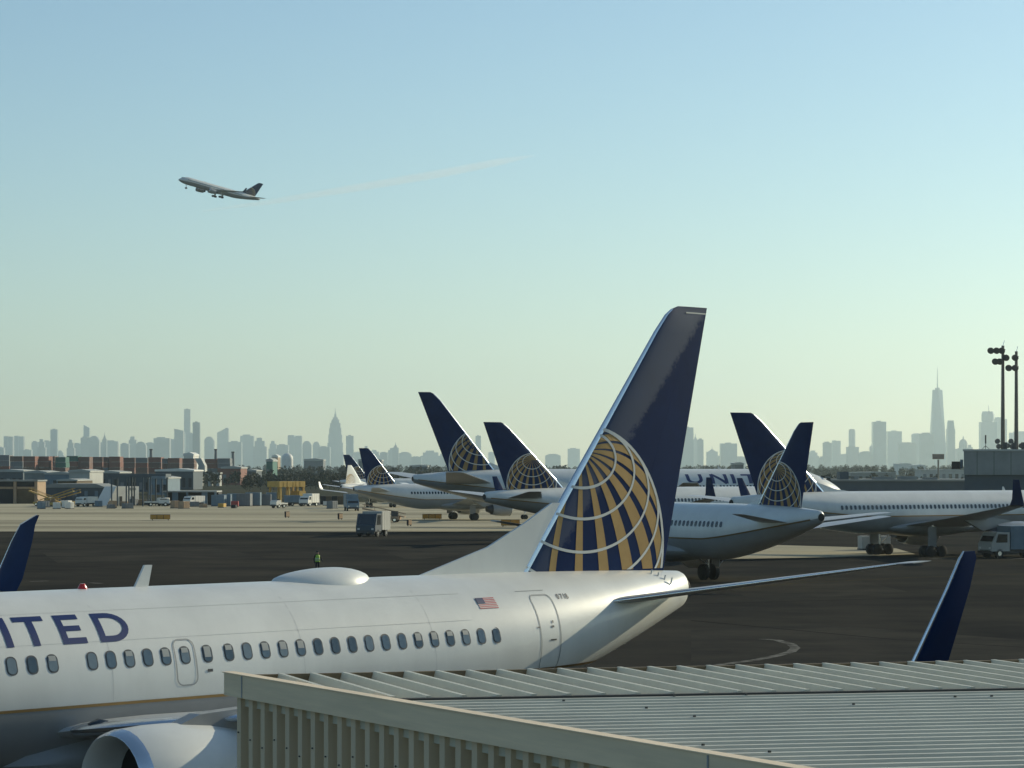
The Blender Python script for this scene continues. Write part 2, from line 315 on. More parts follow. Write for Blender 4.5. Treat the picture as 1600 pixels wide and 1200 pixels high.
def globe(t, parent, fine, sides=(-1, 1)):
    """gold meridian bands and white parallels of the tail emblem, laid on the fin"""
    zb = t['fin'][0][1]; H = t['fin'][1][1] - zb; k = H / 7.03
    teb = fin_te(t, zb)
    cs, cz, Rg = teb - 3.17 * k, zb + .70 * k, 3.145 * k
    tilt = R(51.8)
    def pt(col, lon):                     # sphere, pole tipped towards the viewer -> (s, z) on the fin
        x = math.sin(col) * math.sin(lon); y = math.cos(col); z = math.sin(col) * math.cos(lon)
        v = y * math.sin(tilt) - z * math.cos(tilt); w = y * math.cos(tilt) + z * math.sin(tilt)
        return (cs + Rg * x, cz + Rg * v, w)
    dl = (5 if fine else 9); dc = (4 if fine else 8)
    LEo = .10 * k
    def put(mb_faces, name, m, off):
        bm = bmesh.new()
        for f in mb_faces:
            try: bm.faces.new([bm.verts.new((p[0], 0, p[1])) for p in f])
            except ValueError: pass
        bmesh.ops.remove_doubles(bm, verts=bm.verts, dist=1e-5)
        a, b, c, d = t['fin']
        for p0, p1 in (((a[0] + LEo, a[1]), (b[0] + LEo, b[1])), ((c[0] - .05, c[1]), (d[0] - .05, d[1])), ((teb + 5, zb + .12), (teb - 12, zb + .12))):
            no = Vector((-(p1[1] - p0[1]), 0, p1[0] - p0[0]))
            bmesh.ops.bisect_plane(bm, geom=bm.verts[:] + bm.edges[:] + bm.faces[:], plane_co=(p0[0], 0, p0[1]), plane_no=no, clear_outer=True)
        if not bm.faces: bm.free(); return
        for sd in sides:
            b2 = bm.copy()
            for v in b2.verts: v.co.y = sd * (fin_y(t, v.co.x, v.co.z) + off)
            me = D.meshes.new(name); b2.to_mesh(me); b2.free(); me.materials.append(M[m]); link(name, me, parent)
        bm.free()
    def frac(l): return max(.24, min(.72, .32 + .0050 * max(0, l) + .003 * min(0, l)))
    bands = []
    for i in range(-5, 14):
        lc = -4.5 + 20 * i; h = 10 * frac(lc if lc < 100 else 100)
        for c in range(0, 124, dc):
            qs = [pt(R(c), R(lc - h)), pt(R(c), R(lc + h)), pt(R(c + dc), R(lc + h)), pt(R(c + dc), R(lc - h))]
            if min(q[2] for q in qs) < 0.0: continue
            bands.append([q[:2] for q in (qs if c else [qs[0], qs[2], qs[3]])])
    put(bands, 'gold_bands', 'gold_paint', .005)
    lines = []; lw = .072 * k if fine else .068 * k
    for col in (22.5, 38, 53.5, 69, 84.5, 100):
        run = []
        for l in range(-180, 181, dl):
            q = pt(R(col), R(l))
            if q[2] > 0.02: run.append(q[:2])
            else:
                if len(run) > 1: lines += stroke(run, lw)
                run = []
        if len(run) > 1: lines += stroke(run, lw)
    lines += stroke([(cs + Rg * math.cos(R(a)), cz + Rg * math.sin(R(a))) for a in range(-60, 241, 4)], lw * 1.15)
    put([[tuple(p) for p in q] for q in lines], 'globe_lines', 'line_white', .010)
WIN_CACHE = {}
def win_mesh(t, z, w, h, name, m, off):
    """one rounded cabin window bent to the fuselage, centred on x = 0"""
    key = (id(t), z, w, h, name)
    if key in WIN_CACHE: return WIN_CACHE[key]
    poly = rounded(-w / 2, w / 2, z - h / 2, z + h / 2, w * .42, 4); s = t['L'] * .45
    y0 = side_y(t, s, z, 0)[0]; vv = [(0, off + side_y(t, s, z, 0)[0] - y0, z)]
    for x, zz in poly: y, z2 = side_y(t, s, zz, off); vv.append((x, y - y0, z2))
    n = len(poly); me = MB().add(vv, [(0, i + 1, (i + 1) % n + 1) for i in range(n)]).mesh(name, m)
    WIN_CACHE[key] = me; return me
def airliner(kind, name, label, loc, aft_deg, hi=False, cat='airplane', pitch=0.0, roll=0.0, nwin=None, wing_shift=0.0, stretch=0.0,
             winglet_m='navy_paint', fin_m='navy_paint', gear_down=True, emblem_sides=(-1, 1), win_sides=(-1, 1), group='airliners in the white and navy livery'):
    t = dict(TYPES[kind])
    root = empty(name, loc, (roll, pitch, R(aft_deg))); root.rotation_mode = 'XYZ'
    tag(root, label, cat, group)
    # fuselage
    seg = 22 if hi else 11; a_, b_, _ = t['top'], t['bot'], 0
    zc = (a_ + b_) / 2; rh = (a_ - b_) / 2; ast = math.acos((t['stripe'] - zc) / rh)
    angs = [ast * k / seg for k in range(seg + 1)] + [ast + (math.pi - ast) * k / (seg - 4) for k in range(1, seg - 4)]
    angs = angs + [math.pi] + [2 * math.pi - a for a in angs[:0:-1]]
    N = len(angs)
    def ring_angles(c, h):
        if not hi: return angs
        a1 = math.acos(max(-.985, min(.6, (t['stripe'] - c) / max(h, .01)))); a_ = [a1 * k / seg for k in range(seg + 1)] + [a1 + (math.pi - a1) * k / (seg - 4) for k in range(1, seg - 4)]
        return a_ + [math.pi] + [2 * math.pi - q for q in a_[:0:-1]]
    st = [t['nose'] * (k / 14) ** 1.8 for k in range(15)]; x = t['L'] - t['tail']
    nc = 6; st += [t['nose'] + (x - t['nose']) * k / nc for k in range(1, nc)]
    st += [x + (t['tail'] - .22) * k / (26 if hi else 14) for k in range(0, (27 if hi else 15))]
    rings = []; st = st[1:]
    for s in [0.01] + st:
        top, bot, rw = fus(t, s); c = (top + bot) / 2; h = (top - bot) / 2
        rings.append([(s, rw * math.sin(a), c + h * math.cos(a)) for a in ring_angles(c, h)])
    top, bot, rw = fus(t, t['L']); c = (top + bot) / 2; h = (top - bot) / 2
    for ds, q in ((-.10, .93), (-.02, .74), (.02, .5)): rings.append([(t['L'] + ds, q * rw * math.sin(a), c + q * h * math.cos(a)) for a in ring_angles(c, h)])
    mb = MB().loft(rings)
    for i, f in enumerate(mb.f):
        if len(f) == 4:
            k = i % N; mb.mi[i] = 1 if (seg <= k < N - seg) else 0
    fo = mb.build('fuselage', ['white_paint', 'grey_paint'], root, True)
    MB().tube([(t['L'] + .02, 0, c), (t['L'] + .06, 0, c)], .45 * h + .06, 16).build('tail_exhaust', 'black', root)
    # cheat line
    ss = [t['nose'] + (t['L'] - t['nose'] - .5) * k / 60 for k in range(61)]; ss = [s for s in ss if fus(t, s)[1] < t['stripe'] - .15] if hi else ss
    for sd in (-1, 1):
        vv = []; ff = []
        for i, s in enumerate(ss):
            top, bot, rw = fus(t, s); c2 = (top + bot) / 2; h2 = (top - bot) / 2
            for d in ((.03, -.03) if hi else (.05, -.05)):
                if not hi: d += c2 + h2 * math.cos(ast) - t['stripe']
                y_, z_ = side_y(t, s, t['stripe'] + d, .008); vv.append((s, sd * y_, z_))
            if i: ff.append((2 * i - 2, 2 * i - 1, 2 * i + 1, 2 * i))
        MB().add(vv, ff).build('gold_stripe', 'gold_paint', fo)
    # cockpit glass
    for sd in (-1, 1):
        for k in range(3):
            s0 = t['nose'] * (.22 + .10 * k); zt = fus(t, s0)[0]
            zz = t['ztip'] + (t['top'] - t['ztip']) * (.50 if k == 0 else .58)
            w = t['nose'] * .085
            strip_on_fuselage(t, [((s0, zz), (s0 + w, zz + .02), (s0 + w, zz + .34 * t['rw'] / 1.88), (s0 + w * .35, zz + .30 * t['rw'] / 1.88))], sd, .01, 3).build('cockpit_window', 'window_dark', root)
    # fin and rudder
    zb, zt = t['fin'][0][1], t['fin'][1][1]; secs = []
    for k in ([0, .15, .3, .45, .6, .75, .9, .965, .988, 1.0] if hi else [0, .3, .6, .9, .98, 1.0]):
        z = zb + (zt - zb) * k; l = fin_le(t, z); e = fin_te(t, z)
        nose_in = 0.0 if k < .96 else (.05 if k < .97 else (.16 if k < .99 else .36)) * (zt - zb) / 7
        secs.append((l + nose_in, 0, z, e - l - nose_in, t['fth'] * (1 - .62 * k) * (1 if k < .98 else .6)))
    fin = lifting(secs, 0, .70, 9 if hi else 6, False).build('fin', 'navy_sheen' if hi else fin_m, root, True)
    rud = lifting(secs, .7008, 1.0, 5, False).build('rudder', 'navy_sheen' if hi else fin_m, root, True)
    lead = lifting([(q[0], q[1], q[2], q[3], q[4]) for q in secs[:-1]], 0, .045, 5, False, .006).build('leading_edge', 'bare_metal', fin, True)
    dp = t['dorsal']; l0 = fin_le(t, zb)
    poly = dp + [(fin_le(t, dp[-1][1]) + .03, dp[-1][1]), (l0 + .0, zb - .1), (dp[0][0], zb - .05)]
    nP = len(poly); vv = []
    for sd in (-1, 1):
        for i, (s, z) in enumerate(poly):
            th = .035 if i < len(dp) else (.05 if i == len(dp) else (.10 if i == len(dp) + 1 else .05)); vv.append((s, sd * th, z))
    MB().add(vv, [tuple(range(nP)), tuple(range(2 * nP - 1, nP - 1, -1))] + [(i, i + nP, (i + 1) % nP + nP, (i + 1) % nP) for i in range(nP)]).build('dorsal_fin', 'white_paint', root)
    globe(t, fin, hi, emblem_sides)
    # tailplane, wings, engines
    sl, sz, sc_, tl, ty, tz, tc = t['stab']
    y0 = .55 * t['rw']
    for sd in (-1, 1):
        stb = lifting([(sl - .3, y0 * .2, sz - .1, sc_ + .3, .30), (sl, y0, sz, sc_, .34 * t['rw'] / 1.88 + .05), (tl - .12, ty - .25, tz - .02, tc + .12, .12), (tl + .25, ty, tz, tc - .3, .06)], 0, 1, 9, inc=.045 if hi else 0)
        if sd < 0: mirror_y(stb)
        so = stb.build('tailplane', 'wing_grey', root, True)
        le = lifting([(sl, y0, sz, sc_, .34 * t['rw'] / 1.88 + .05), (tl - .12, ty - .25, tz - .02, tc + .12, .12)], 0, .025, 5, True, .006, .045 if hi else 0)
        if sd < 0: mirror_y(le)
        le.build('leading_edge', 'bare_metal', so, True)
        ws = [(q[0] + wing_shift, *q[1:]) for q in t['wing']]
        if sd < 0: w = mirror_y(lifting(ws, 0, 1, 11))
        else: w = lifting(ws, 0, 1, 11)
        wo = w.build('wing', 'wing_grey', root, True)
        sl_ = lifting(ws[1:], 0, .06, 5, True, .008)
        if sd < 0: mirror_y(sl_)
        sl_.build('slat', 'bare_metal', wo, True)
        if t['winglet']:
            q = t['wing'][-1]; wgs = [(v[0] + wing_shift, *v[1:]) for v in [q] + t['winglet']]; rg = []
            for i, (x, sp, z, ch, th) in enumerate(wgs):
                a = wgs[max(0, i - 1)]; b = wgs[min(len(wgs) - 1, i + 1)]; d = Vector((b[1] - a[1], b[2] - a[2])).normalized()
                cs = [(1 - math.cos(math.pi * k / 7)) / 2 for k in range(8)]
                pr = [(c, airfoil(c) * th / 2) for c in cs] + [(c, -airfoil(c) * th / 2) for c in cs[::-1][1:-1]]
                rg.append([(x + ch * c, sd * (sp - d.y * hh), z + d.x * hh) for c, hh in pr])
            wg = MB().loft(rg).build('winglet', winglet_m, wo, True)
            if kind.startswith('b737'):
                MB().tube([(v[0] - .01, sd * v[1], v[2]) for v in wgs[1:]], [.05, .04, .03, .025, .015][:len(wgs) - 1], 8).build('winglet_edge', 'bare_metal', wo, True)
        es, ey, ez, er, el = t['eng']; es += wing_shift
        prof = [(.9, .80), (.35, .84), (.06, .87), (-.02, .92), (.04, .97), (.25, 1.02), (.9, 1.06), (.38 * el, 1.06), (.62 * el, .98), (.80 * el, .86), (.80 * el, .80)]
        rg = [[(es + x, sd * ey + er / 1.06 * r * math.sin(2 * math.pi * k / 28), ez + er / 1.06 * r * math.cos(2 * math.pi * k / 28) * (.96 if math.cos(2 * math.pi * k / 28) < 0 else 1)) for k in range(28)] for x, r in prof]
        eo = MB().loft(rg, 0, False).build('engine', 'white_paint' if hi else 'grey_paint', root, True)
        rl = [[(es + x, sd * ey + (er / 1.06 * r + .006) * math.sin(2 * math.pi * k / 28), ez + (er / 1.06 * r + .006) * math.cos(2 * math.pi * k / 28)) for k in range(28)] for x, r in prof[2:6]]
        MB().loft(rl, 0, False).build('inlet_lip', 'bare_metal', eo, True)
        MB().tube([(es + .85, sd * ey, ez), (es + .95, sd * ey, ez)], er * .82, 28).build('fan', 'black', eo)
        MB().tube([(es + .35, sd * ey, ez), (es + .6, sd * ey, ez), (es + .86, sd * ey, ez)], [.04 * er, .17 * er, .26 * er], 14).build('spinner', 'grey_paint', eo, True)
        MB().tube([(es + .6 * el, sd * ey, ez), (es + .8 * el, sd * ey, ez), (es + el, sd * ey, ez + .05)], [er * .7, er * .62, er * .40], 20).build('core_nozzle', 'dark_metal', eo, True)
        zw = t['wing'][2][2]; xw = t['wing'][2][0] + wing_shift
        MB().prism([(es + .35 * el, ez + er * .9), (es + el * 1.15, ez + er * .35), (xw + t['wing'][2][3] * .55, zw - .1), (xw + .25, zw + .12), (es + .55 * el, ez + er * 1.12)], sd * ey - .17, sd * ey + .17).build('pylon', 'grey_paint', root)
        # belly fairing half
    wr = t['wing'][1]; x0 = wr[0] - 1.6 + wing_shift; x1 = wr[0] + wr[3] + 2.2 + wing_shift; rg = []
    for k in range(13):
        f = k / 12; q = math.sin(math.pi * f) ** .55 if 0 < f < 1 else 0.02
        rg.append([(x0 + (x1 - x0) * f, t['rw'] * (.55 + .56 * q) * math.sin(a), t['bot'] + .55 + (.15 + .75 * q) * math.cos(a) * (1 if math.cos(a) < 0 else 1.25)) for a in [2 * math.pi * j / 20 for j in range(20)]])
    MB().loft(rg).build('belly_fairing', 'grey_paint', root, True)
    # undercarriage
    gx, gy_, gr, nw = t['gear']; gx += wing_shift
    def gear(x, y, r, n, ztop):
        g = MB().tube([(x, y, r * .9), (x, y, ztop)], [.09, .14], 10)
        g.tube([(x, y - .45 * max(1, r / .56), r), (x, y + .45 * max(1, r / .56), r)], .07, 8)
        if n > 2: g.tube([(x - .7 * (n / 2 - 1), y, r), (x + .7 * (n / 2 - 1), y, r)], .09, 8)
        g.tube([(x - .9, y * .55, ztop), (x - .05, y, r + .5)], .05, 6)
        go = g.build('landing_gear', 'bare_metal', root, True)
        for i in range(n // 2):
            for s_ in (-1, 1):
                xx = x + (i - (n // 2 - 1) / 2) * 1.4 * r / .53; yy = y + s_ * .43 * max(1, r / .56)
                wv = MB().tube([(xx, yy - .19, r), (xx, yy - .15, r), (xx, yy + .15, r), (xx, yy + .19, r)], [r * .86, r, r, r * .86], 20).build('wheel', 'tyre', go, True)
    if gear_down:
        gear(gx, gy_, gr, nw, t['wing'][1][2]); gear(gx, -gy_, gr, nw, t['wing'][1][2]); gear(t['ngear'][0], 0, t['ngear'][1], 2, t['bot'] + .3)
        MB().box(gx - .1, gx + .9, gy_ + .35, gy_ + .40, gr * 1.7, t['wing'][1][2] - .1).build('gear_door', 'grey_paint', root)
        MB().box(gx - .1, gx + .9, -gy_ - .40, -gy_ - .35, gr * 1.7, t['wing'][1][2] - .1).build('gear_door', 'grey_paint', root)
    # cabin windows
    if nwin is None:
        w0, w1, wz = t['win']; me = win_mesh(t, wz, .30, .40, 'window', 'window_dark', .012); s = w0
        yref = side_y(t, t['L'] * .45, wz, 0)[0]; k = 0
        while s < w1:
            for sd in win_sides:
                o = link('window', me, root, (s, sd * side_y(t, s, wz, 0)[0], 0)); o.scale = (1, sd, 1)
            s += .508; k += 1
    # small fittings on the crown
    top = t['top']
    MB().prism([(t['L'] * .30, top - .03), (t['L'] * .30 + .42, top - .03), (t['L'] * .30 + .38, top + .36), (t['L'] * .30 + .24, top + .36)], -.025, .025).build('blade_antenna', 'white_paint', root)
    return root, t, fin
def nose_at(px, py_unused, Y, aft_deg, s):   # origin (nose tip on the ground) of an aircraft whose centreline at station s shows on photo column px at distance Y
    c = Vector(((px - 800) / F * Y, Y)); a = Vector((math.cos(R(aft_deg)), math.sin(R(aft_deg)))); p = c - a * s
    return (p.x, p.y, 0)

# ---- the near aircraft, nose to the left out of frame
A0 = 45.3606; aft = Vector((math.cos(R(A0)), math.sin(R(A0))))
o = Vector((-7.35015, 57.56692)) - aft * 15.32
jet, T7, jfin = airliner('b737', 'airplane', 'large near white airplane with navy and gold globe tail beside the corrugated roof', (o.x, o.y, 0), A0, True, nwin=0, group=None)
wrnd = random.Random(21)
mk('pane_dark', (0.05, 0.075, 0.09), 0.12, coat=0.6); mk('pane_pale', (0.15, 0.19, 0.21), 0.15, coat=0.6); mk('blind', (0.26, 0.28, 0.28), 0.5)
BL = {}
def blind_mesh(h):
    if h not in BL:
        z1 = 4.24 + .15; y0 = side_y(T7, 14.5, 4.24, 0)[0]; vv = []; ff = []
        for k in range(4):
            for x in (-.085, .085):
                y, z = side_y(T7, 14.5, z1 - h * k / 3, .017); vv.append((x, y - y0, z))
            if k: ff.append((2 * k - 2, 2 * k - 1, 2 * k + 1, 2 * k))
        BL[h] = MB().add(vv, ff).mesh('blind', 'blind')
    return BL[h]
for s in [10.75 - .495 * k for k in range(11, -1, -1)] + [11.73 + .473 * k for k in range(5)] + [14.13, 14.73] + [15.32 + .508 * k for k in range(17)]:
    y = side_y(T7, s, 4.24, 0)[0]
    for sd in (-1, 1):
        wo = link('window', win_mesh(T7, 4.24, .272, .375, 'window', 'window_frame', .006), jet, (s, sd * y, 0)); wo.scale = (1, sd, 1)
        q = wrnd.random()
        link('pane', win_mesh(T7, 4.24, .208, .312, 'pane', 'pane' if q < .5 else ('pane_dark' if q < .8 else 'pane_pale'), .012) if q < .5 else win_mesh(T7, 4.24, .208, .312, 'pane_b' if q < .8 else 'pane_c', 'pane_dark' if q < .8 else 'pane_pale', .012), wo)
        if wrnd.random() < .45: link('blind', blind_mesh(wrnd.choice((.10, .16, .22))), wo)
for sd in (-1, 1):
    letters(T7, 'UNITED' if sd < 0 else 'DETINU'[::-1], [7.75, 8.70, 9.76, 10.12, 11.13, 12.07] if sd < 0 else [12.9, 11.8, 10.6, 10.0, 9.0, 8.0], 4.60, 5.17, .775, sd, jet, 'title_letter')
    ex = strip_on_fuselage(T7, ring_quads(13.85, 14.42, 3.60, 4.58, .17, .03), sd, .008, 1, 8).build('overwing_exit', 'seam', jet)
    dr = strip_on_fuselage(T7, ring_quads(25.02, 25.80, 3.30, 5.12, .16, .03), sd, .008, 1, 10).build('rear_door', 'seam', jet)
    for s, z, w, h in ((25.45, 4.33, .10, .05), (25.38, 4.02, .22, .035), (24.93, 4.34, .09, .03), (25.50, 4.44, .05, .06)):
        strip_on_fuselage(T7, [((s, z), (s + w, z), (s + w, z + h), (s, z + h))], sd, .012, 2).build('door_handle', 'dark_metal', dr)
    strip_on_fuselage(T7, [((24.7, 5.20), (25.7, 5.20), (25.7, 5.215), (24.7, 5.215))], sd, .007, 2).build('drip_rail', 'seam', dr)
    fz = (4.86, 5.10); fs = (23.2, 23.82)
    fl = strip_on_fuselage(T7, [((fs[0], fz[0]), (fs[1], fz[0]), (fs[1], fz[1]), (fs[0], fz[1]))], sd, .007, 3).build('flag', 'line_white', jet)
    for k in range(7):
        z0 = fz[0] + (fz[1] - fz[0]) * 2 * k / 13; z1 = fz[0] + (fz[1] - fz[0]) * (2 * k + 1) / 13
        strip_on_fuselage(T7, [((fs[0], z0), (fs[1], z0), (fs[1], z1), (fs[0], z1))], sd, .011, 2).build('red_stripe', 'flag_red', fl)
    c0, c1 = (fs[0], fs[0] + .25) if sd < 0 else (fs[0], fs[0] + .25)
    strip_on_fuselage(T7, [((c0, 4.97), (c1, 4.97), (c1, fz[1]), (c0, fz[1]))], sd, .015, 2).build('blue_canton', 'flag_blue', fl)
    letters(T7, '0718', [26.02, 26.15, 26.28, 26.36] if sd < 0 else [26.48, 26.35, 26.22, 26.14], 4.985, 5.105, .15, sd, jet, 'fleet_number', 'dark_metal')
    strip_on_fuselage(T7, [((14.68, 3.86), (14.82, 3.86), (14.82, 3.92), (14.68, 3.92))], sd, .01, 2).build('static_port', 'dark_metal', jet)
    for s in (7.6, 12.2, 17.4, 21.4):       # lap joints of the skin
        strip_on_fuselage(T7, [((s, 3.4), (s + .010, 3.4), (s + .010, 5.5), (s, 5.5))], sd, .003, 12).build('skin_seam', 'faint_seam', jet)
    for z in (4.62, 5.22):
        strip_on_fuselage(T7, [((6 + 4.2 * k, z), (10.2 + 4.2 * k, z), (10.2 + 4.2 * k, z + .007), (6 + 4.2 * k, z + .007)) for k in range(4)], sd, .003, 1).build('skin_seam', 'faint_seam', jet)
for sd in (-1, 1):
    q = [(32.3, 12.30), (33.15, 12.30), (33.15, 12.335), (32.3, 12.335)]
    MB().add([(x, sd * (fin_y(T7, x, z) + .008), z) for x, z in q], [(0, 1, 2, 3)]).build('tip_line', 'line_white', jfin)
# satellite radome on the crown
rg = []
for k in range(15):
    f = k / 14; sh = (math.sin(math.pi * min(1, f / .62) / 2) if f < .62 else math.cos(math.pi / 2 * (f - .62) / .38)) ** .62 if 0 < f < 1 else .03
    x = 17.95 + 3.05 * f; rg.append([(x, .68 * sh * math.cos(a), 5.56 - .10 + (.10 + .34 * sh ** .8) * max(0, math.sin(a)) ** .75 - .10 * (abs(math.cos(a)) ** 4)) for a in [math.pi * j / 16 for j in range(17)]])
MB().loft(rg, 0, True).build('radome', 'white_paint', jet, True)
MB().tube([(12.79, 0, 5.58), (12.79, 0, 5.66), (12.79, 0, 5.74)], [.11, .10, .05], 12).build('beacon_lamp', 'red_lamp', jet, True)
MB().prism([(14.12, 5.56), (14.50, 5.56), (14.62, 6.09), (14.42, 6.09)], -.03, .03).build('blade_antenna', 'white_paint', jet)
MB().tube([(32.2, 0, 5.02), (32.36, 0, 5.02)], [.06, .035], 10).build('tail_lamp', 'line_white', jet, True)
for k in range(4): MB().tube([(30.55 + .16 * k, -.35 - .09 * k, 5.38 - .07 * k), (30.60 + .16 * k, -.36 - .09 * k, 5.55 - .07 * k)], .022, 6).build('static_wick', 'white_paint', jet)
fz0 = MB()
ri = [(11.25, 2.98)]; MB().tube([(11.35, -2.20, 2.93), (11.55, -2.26, 2.96), (11.85, -2.29, 2.98)], [.10, .15, .06], 14).build('landing_lamp', 'window_dark', jet, True)

# ---- the others
TYPES['a319p'] = dict(TYPES['a319'], winglet=None)
P_loc = nose_at(1283, 0, 174, -60, 33.8)
pj, tP, _ = airliner('a319p', 'airplane', 'white airplane seen from behind, its black tail exhaust facing us, right of the near tail', P_loc, -60, win_sides=(-1, 1))
q_loc = nose_at(1205, 0, 236, 213, 42.8)
qj, tQ, _ = airliner('b757', 'airplane', 'long white airplane at the right with many windows and a navy tail', q_loc, 213, wing_shift=3.2)
t_loc = nose_at(645, 0, 335, 204, 63.7)
tj, tT, _ = airliner('b777', 'airplane', 'biggest background airplane with the tallest navy tail and large UNITED title', t_loc, 204)
letters(tT, 'UNITED', [25.6, 21.95, 18.8, 17.2, 13.5, 10.2], 6.1, 7.35, 2.55, 1, tj, 'title_letter')
letters(tT, 'UNITED', [9.2, 12.6, 16.2, 17.8, 21.4, 24.3], 6.1, 7.35, 2.55, -1, tj, 'title_letter')
MB().tube([(26, 0, 7.95), (26.6, 0, 8.1), (28.6, 0, 8.12), (29.6, 0, 7.95)], [.15, .45, .45, .1], 12).build('radome', 'white_paint', tj, True)
u_loc = nose_at(757, 0, 282, 216, 47.3)
uj, tU, _ = airliner('b757', 'airplane', 'white airplane whose navy globe tail stands just left of the near tail', u_loc, 216, wing_shift=4.0)
v_loc = nose_at(553, 0, 405, 207, 33.8)
vj, tV, _ = airliner('a319', 'airplane', 'small white airplane with a short navy tail beyond the service truck', v_loc, 207)
w_loc = nose_at(535, 0, 533, 240, 28.0)
wj, tW, _ = airliner('e175', 'airplane', 'sunlit white regional airplane with a bright small tail, left of the short navy tail', w_loc, 240, winglet_m='white_paint', fin_m='white_paint')
x_loc = nose_at(531, 0, 610, 205, 33.8)
xj, tX, _ = airliner('a319', 'airplane', 'farthest airplane, only its slim blue tail showing behind the bright small tail', x_loc, 205)
TYPES['b737k'] = dict(TYPES['b737'], winglet=[(18.35, 17.5, 4.1, 1.7, .15), (18.6, 17.8, 4.6, 1.45, .12), (19.2, 18.0, 5.8, 1.1, .08), (19.6, 18.05, 6.35, .8, .05), (20.4, 18.1, 6.67, .15, .02)])
kt = at(60, 805, 85); ka = -44
ax = Vector((math.cos(R(ka)), math.sin(R(ka)))); sx = Vector((-ax.y, ax.x))
kp = Vector((kt.x, kt.y)) - ax * 20.5 - sx * 18.1
kj, tK, _ = airliner('b737k', 'airplane', 'airplane at the left edge showing only its blue upturned wing tip', (kp.x, kp.y, 0), ka)
# departing aircraft, climbing to the left
FY = 1330.0; fa = 36
fc = at(345, 297, FY); tF = TYPES['b757']
root, _, _ = airliner('b757', 'airplane', 'departing airplane climbing to the left in the open sky with its wheels down', (0, 0, 0), fa, group='airliners in the white and navy livery')
ax3 = Vector((math.cos(R(fa)), math.sin(R(fa)), 0))
from mathutils import Matrix
root.rotation_mode = 'QUATERNION'
rotm = Matrix.Rotation(R(fa), 3, 'Z') @ Matrix.Rotation(R(10.5), 3, 'Y') @ Matrix.Rotation(R(8), 3, 'X')
root.rotation_quaternion = rotm.to_quaternion()
root.location = fc - rotm @ Vector((24.5, 0, 4.2))

# ------------------------------------------------------------------ corrugated service building in front
DH = 2.0; RZ = CH - DH
def rp(x, y): Y = F * DH / (y - HY); return Vector(((x - 800) / F * Y, Y))
bld = tag(empty('service_building', (0, 0, 0)), 'near grey corrugated metal building with ribbed roof in the foreground', 'building')
kL = rp(350, 1053); kR2 = rp(1150, 1189); rake = (kR2 - kL).normalized()
eR = rp(1600, 1029); eave = (eR - kL).normalized(); bL = rp(571, 1088); bR = rp(1600, 1071); bdir = (bR - bL).normalized()
def isect(p, d, q, e):
    k = d.x * e.y - d.y * e.x; w = q - p; return (w.x * e.y - w.y * e.x) / k
RAKE_N = 16.5 / abs(rake.y)
nearL = kL + rake * RAKE_N; farR = kL + eave * 16; nearR = Vector((15.5, nearL.y))
MB().plan([(p.x, p.y) for p in (kL + (nearL - kL) * .001 + Vector((.12, 0)), nearL + Vector((.12, 0)), nearR, farR)], RZ - .30, RZ - .095).build('roof_deck', 'metal_roof', bld)
nWr = Vector((rake.y, -rake.x)); nWr = -nWr if nWr.x > 0 else nWr
def rib(p, q, h=.09, wt=.022, wb=.048, z=RZ - .093):
    d = (q - p).normalized(); n = Vector((-d.y, d.x)); L = (q - p).length
    rg = [[(c.x + n.x * -wb, c.y + n.y * -wb, z), (c.x - n.x * wt, c.y - n.y * wt, z + h), (c.x + n.x * wt, c.y + n.y * wt, z + h), (c.x + n.x * wb, c.y + n.y * wb, z)] for c in (p, q)]
    return MB().loft(rg)
rdir = Vector((.325, -.946)).normalized(); k = 0
while True:
    e = kL + eave * (.24 + .313 * k); k += 1
    if (e - kL).length > 15.6: break
    t1 = isect(e, rdir, bL, bdir); t2 = isect(e, rdir, kL + Vector((.10, .0)), rake)
    tt = t1 if t2 < .05 else min(t1, t2)
    if tt > .1: rib(e, e + rdir * tt).build('roof_rib', 'metal_roof', bld)
k = 0
nb = Vector((bdir.y, -bdir.x))
while True:
    c = bL + nb * (.10 + .27 * k); k += 1
    t0 = isect(c, bdir, kL + Vector((.11, 0)), rake); p = c + bdir * t0
    if p.y < nearL.y + .1: break
    t1 = (15.2 - p.x) / bdir.x
    rib(p, p + bdir * t1, .055, .03, .062, RZ - .093).build('cross_rib', 'metal_roof', bld)
def beam(name, p, q, w0, w1, z0, z1, m):
    d = (q - p).normalized(); n = Vector((-d.y, d.x)); pts = [p + n * w0, q + n * w0, q + n * w1, p + n * w1]
    return MB().plan([(v.x, v.y) for v in pts][::(1 if w0 < w1 else -1)], z0, z1).build(name, m, bld)
beam('rake_fascia', kL, nearL, 0, .10, RZ - .205, RZ + .012, 'metal_fascia')
beam('fascia_cap', kL - rake * .02, nearL, -.012, .115, RZ + .013, RZ + .022, 'metal_fascia')
beam('eave_flashing', kL + eave * .05, farR, -.02, .03, RZ - .20, RZ - .012, 'flashing_brown')
beam('gap_shade', bL + bdir * -.05 + nb * .02, bL + bdir * 15.0 + nb * .02, -.035, .035, RZ - .092, RZ - .02, 'sealant_and_shade')  # dark strip standing in for the shadow gap between the two roof sections
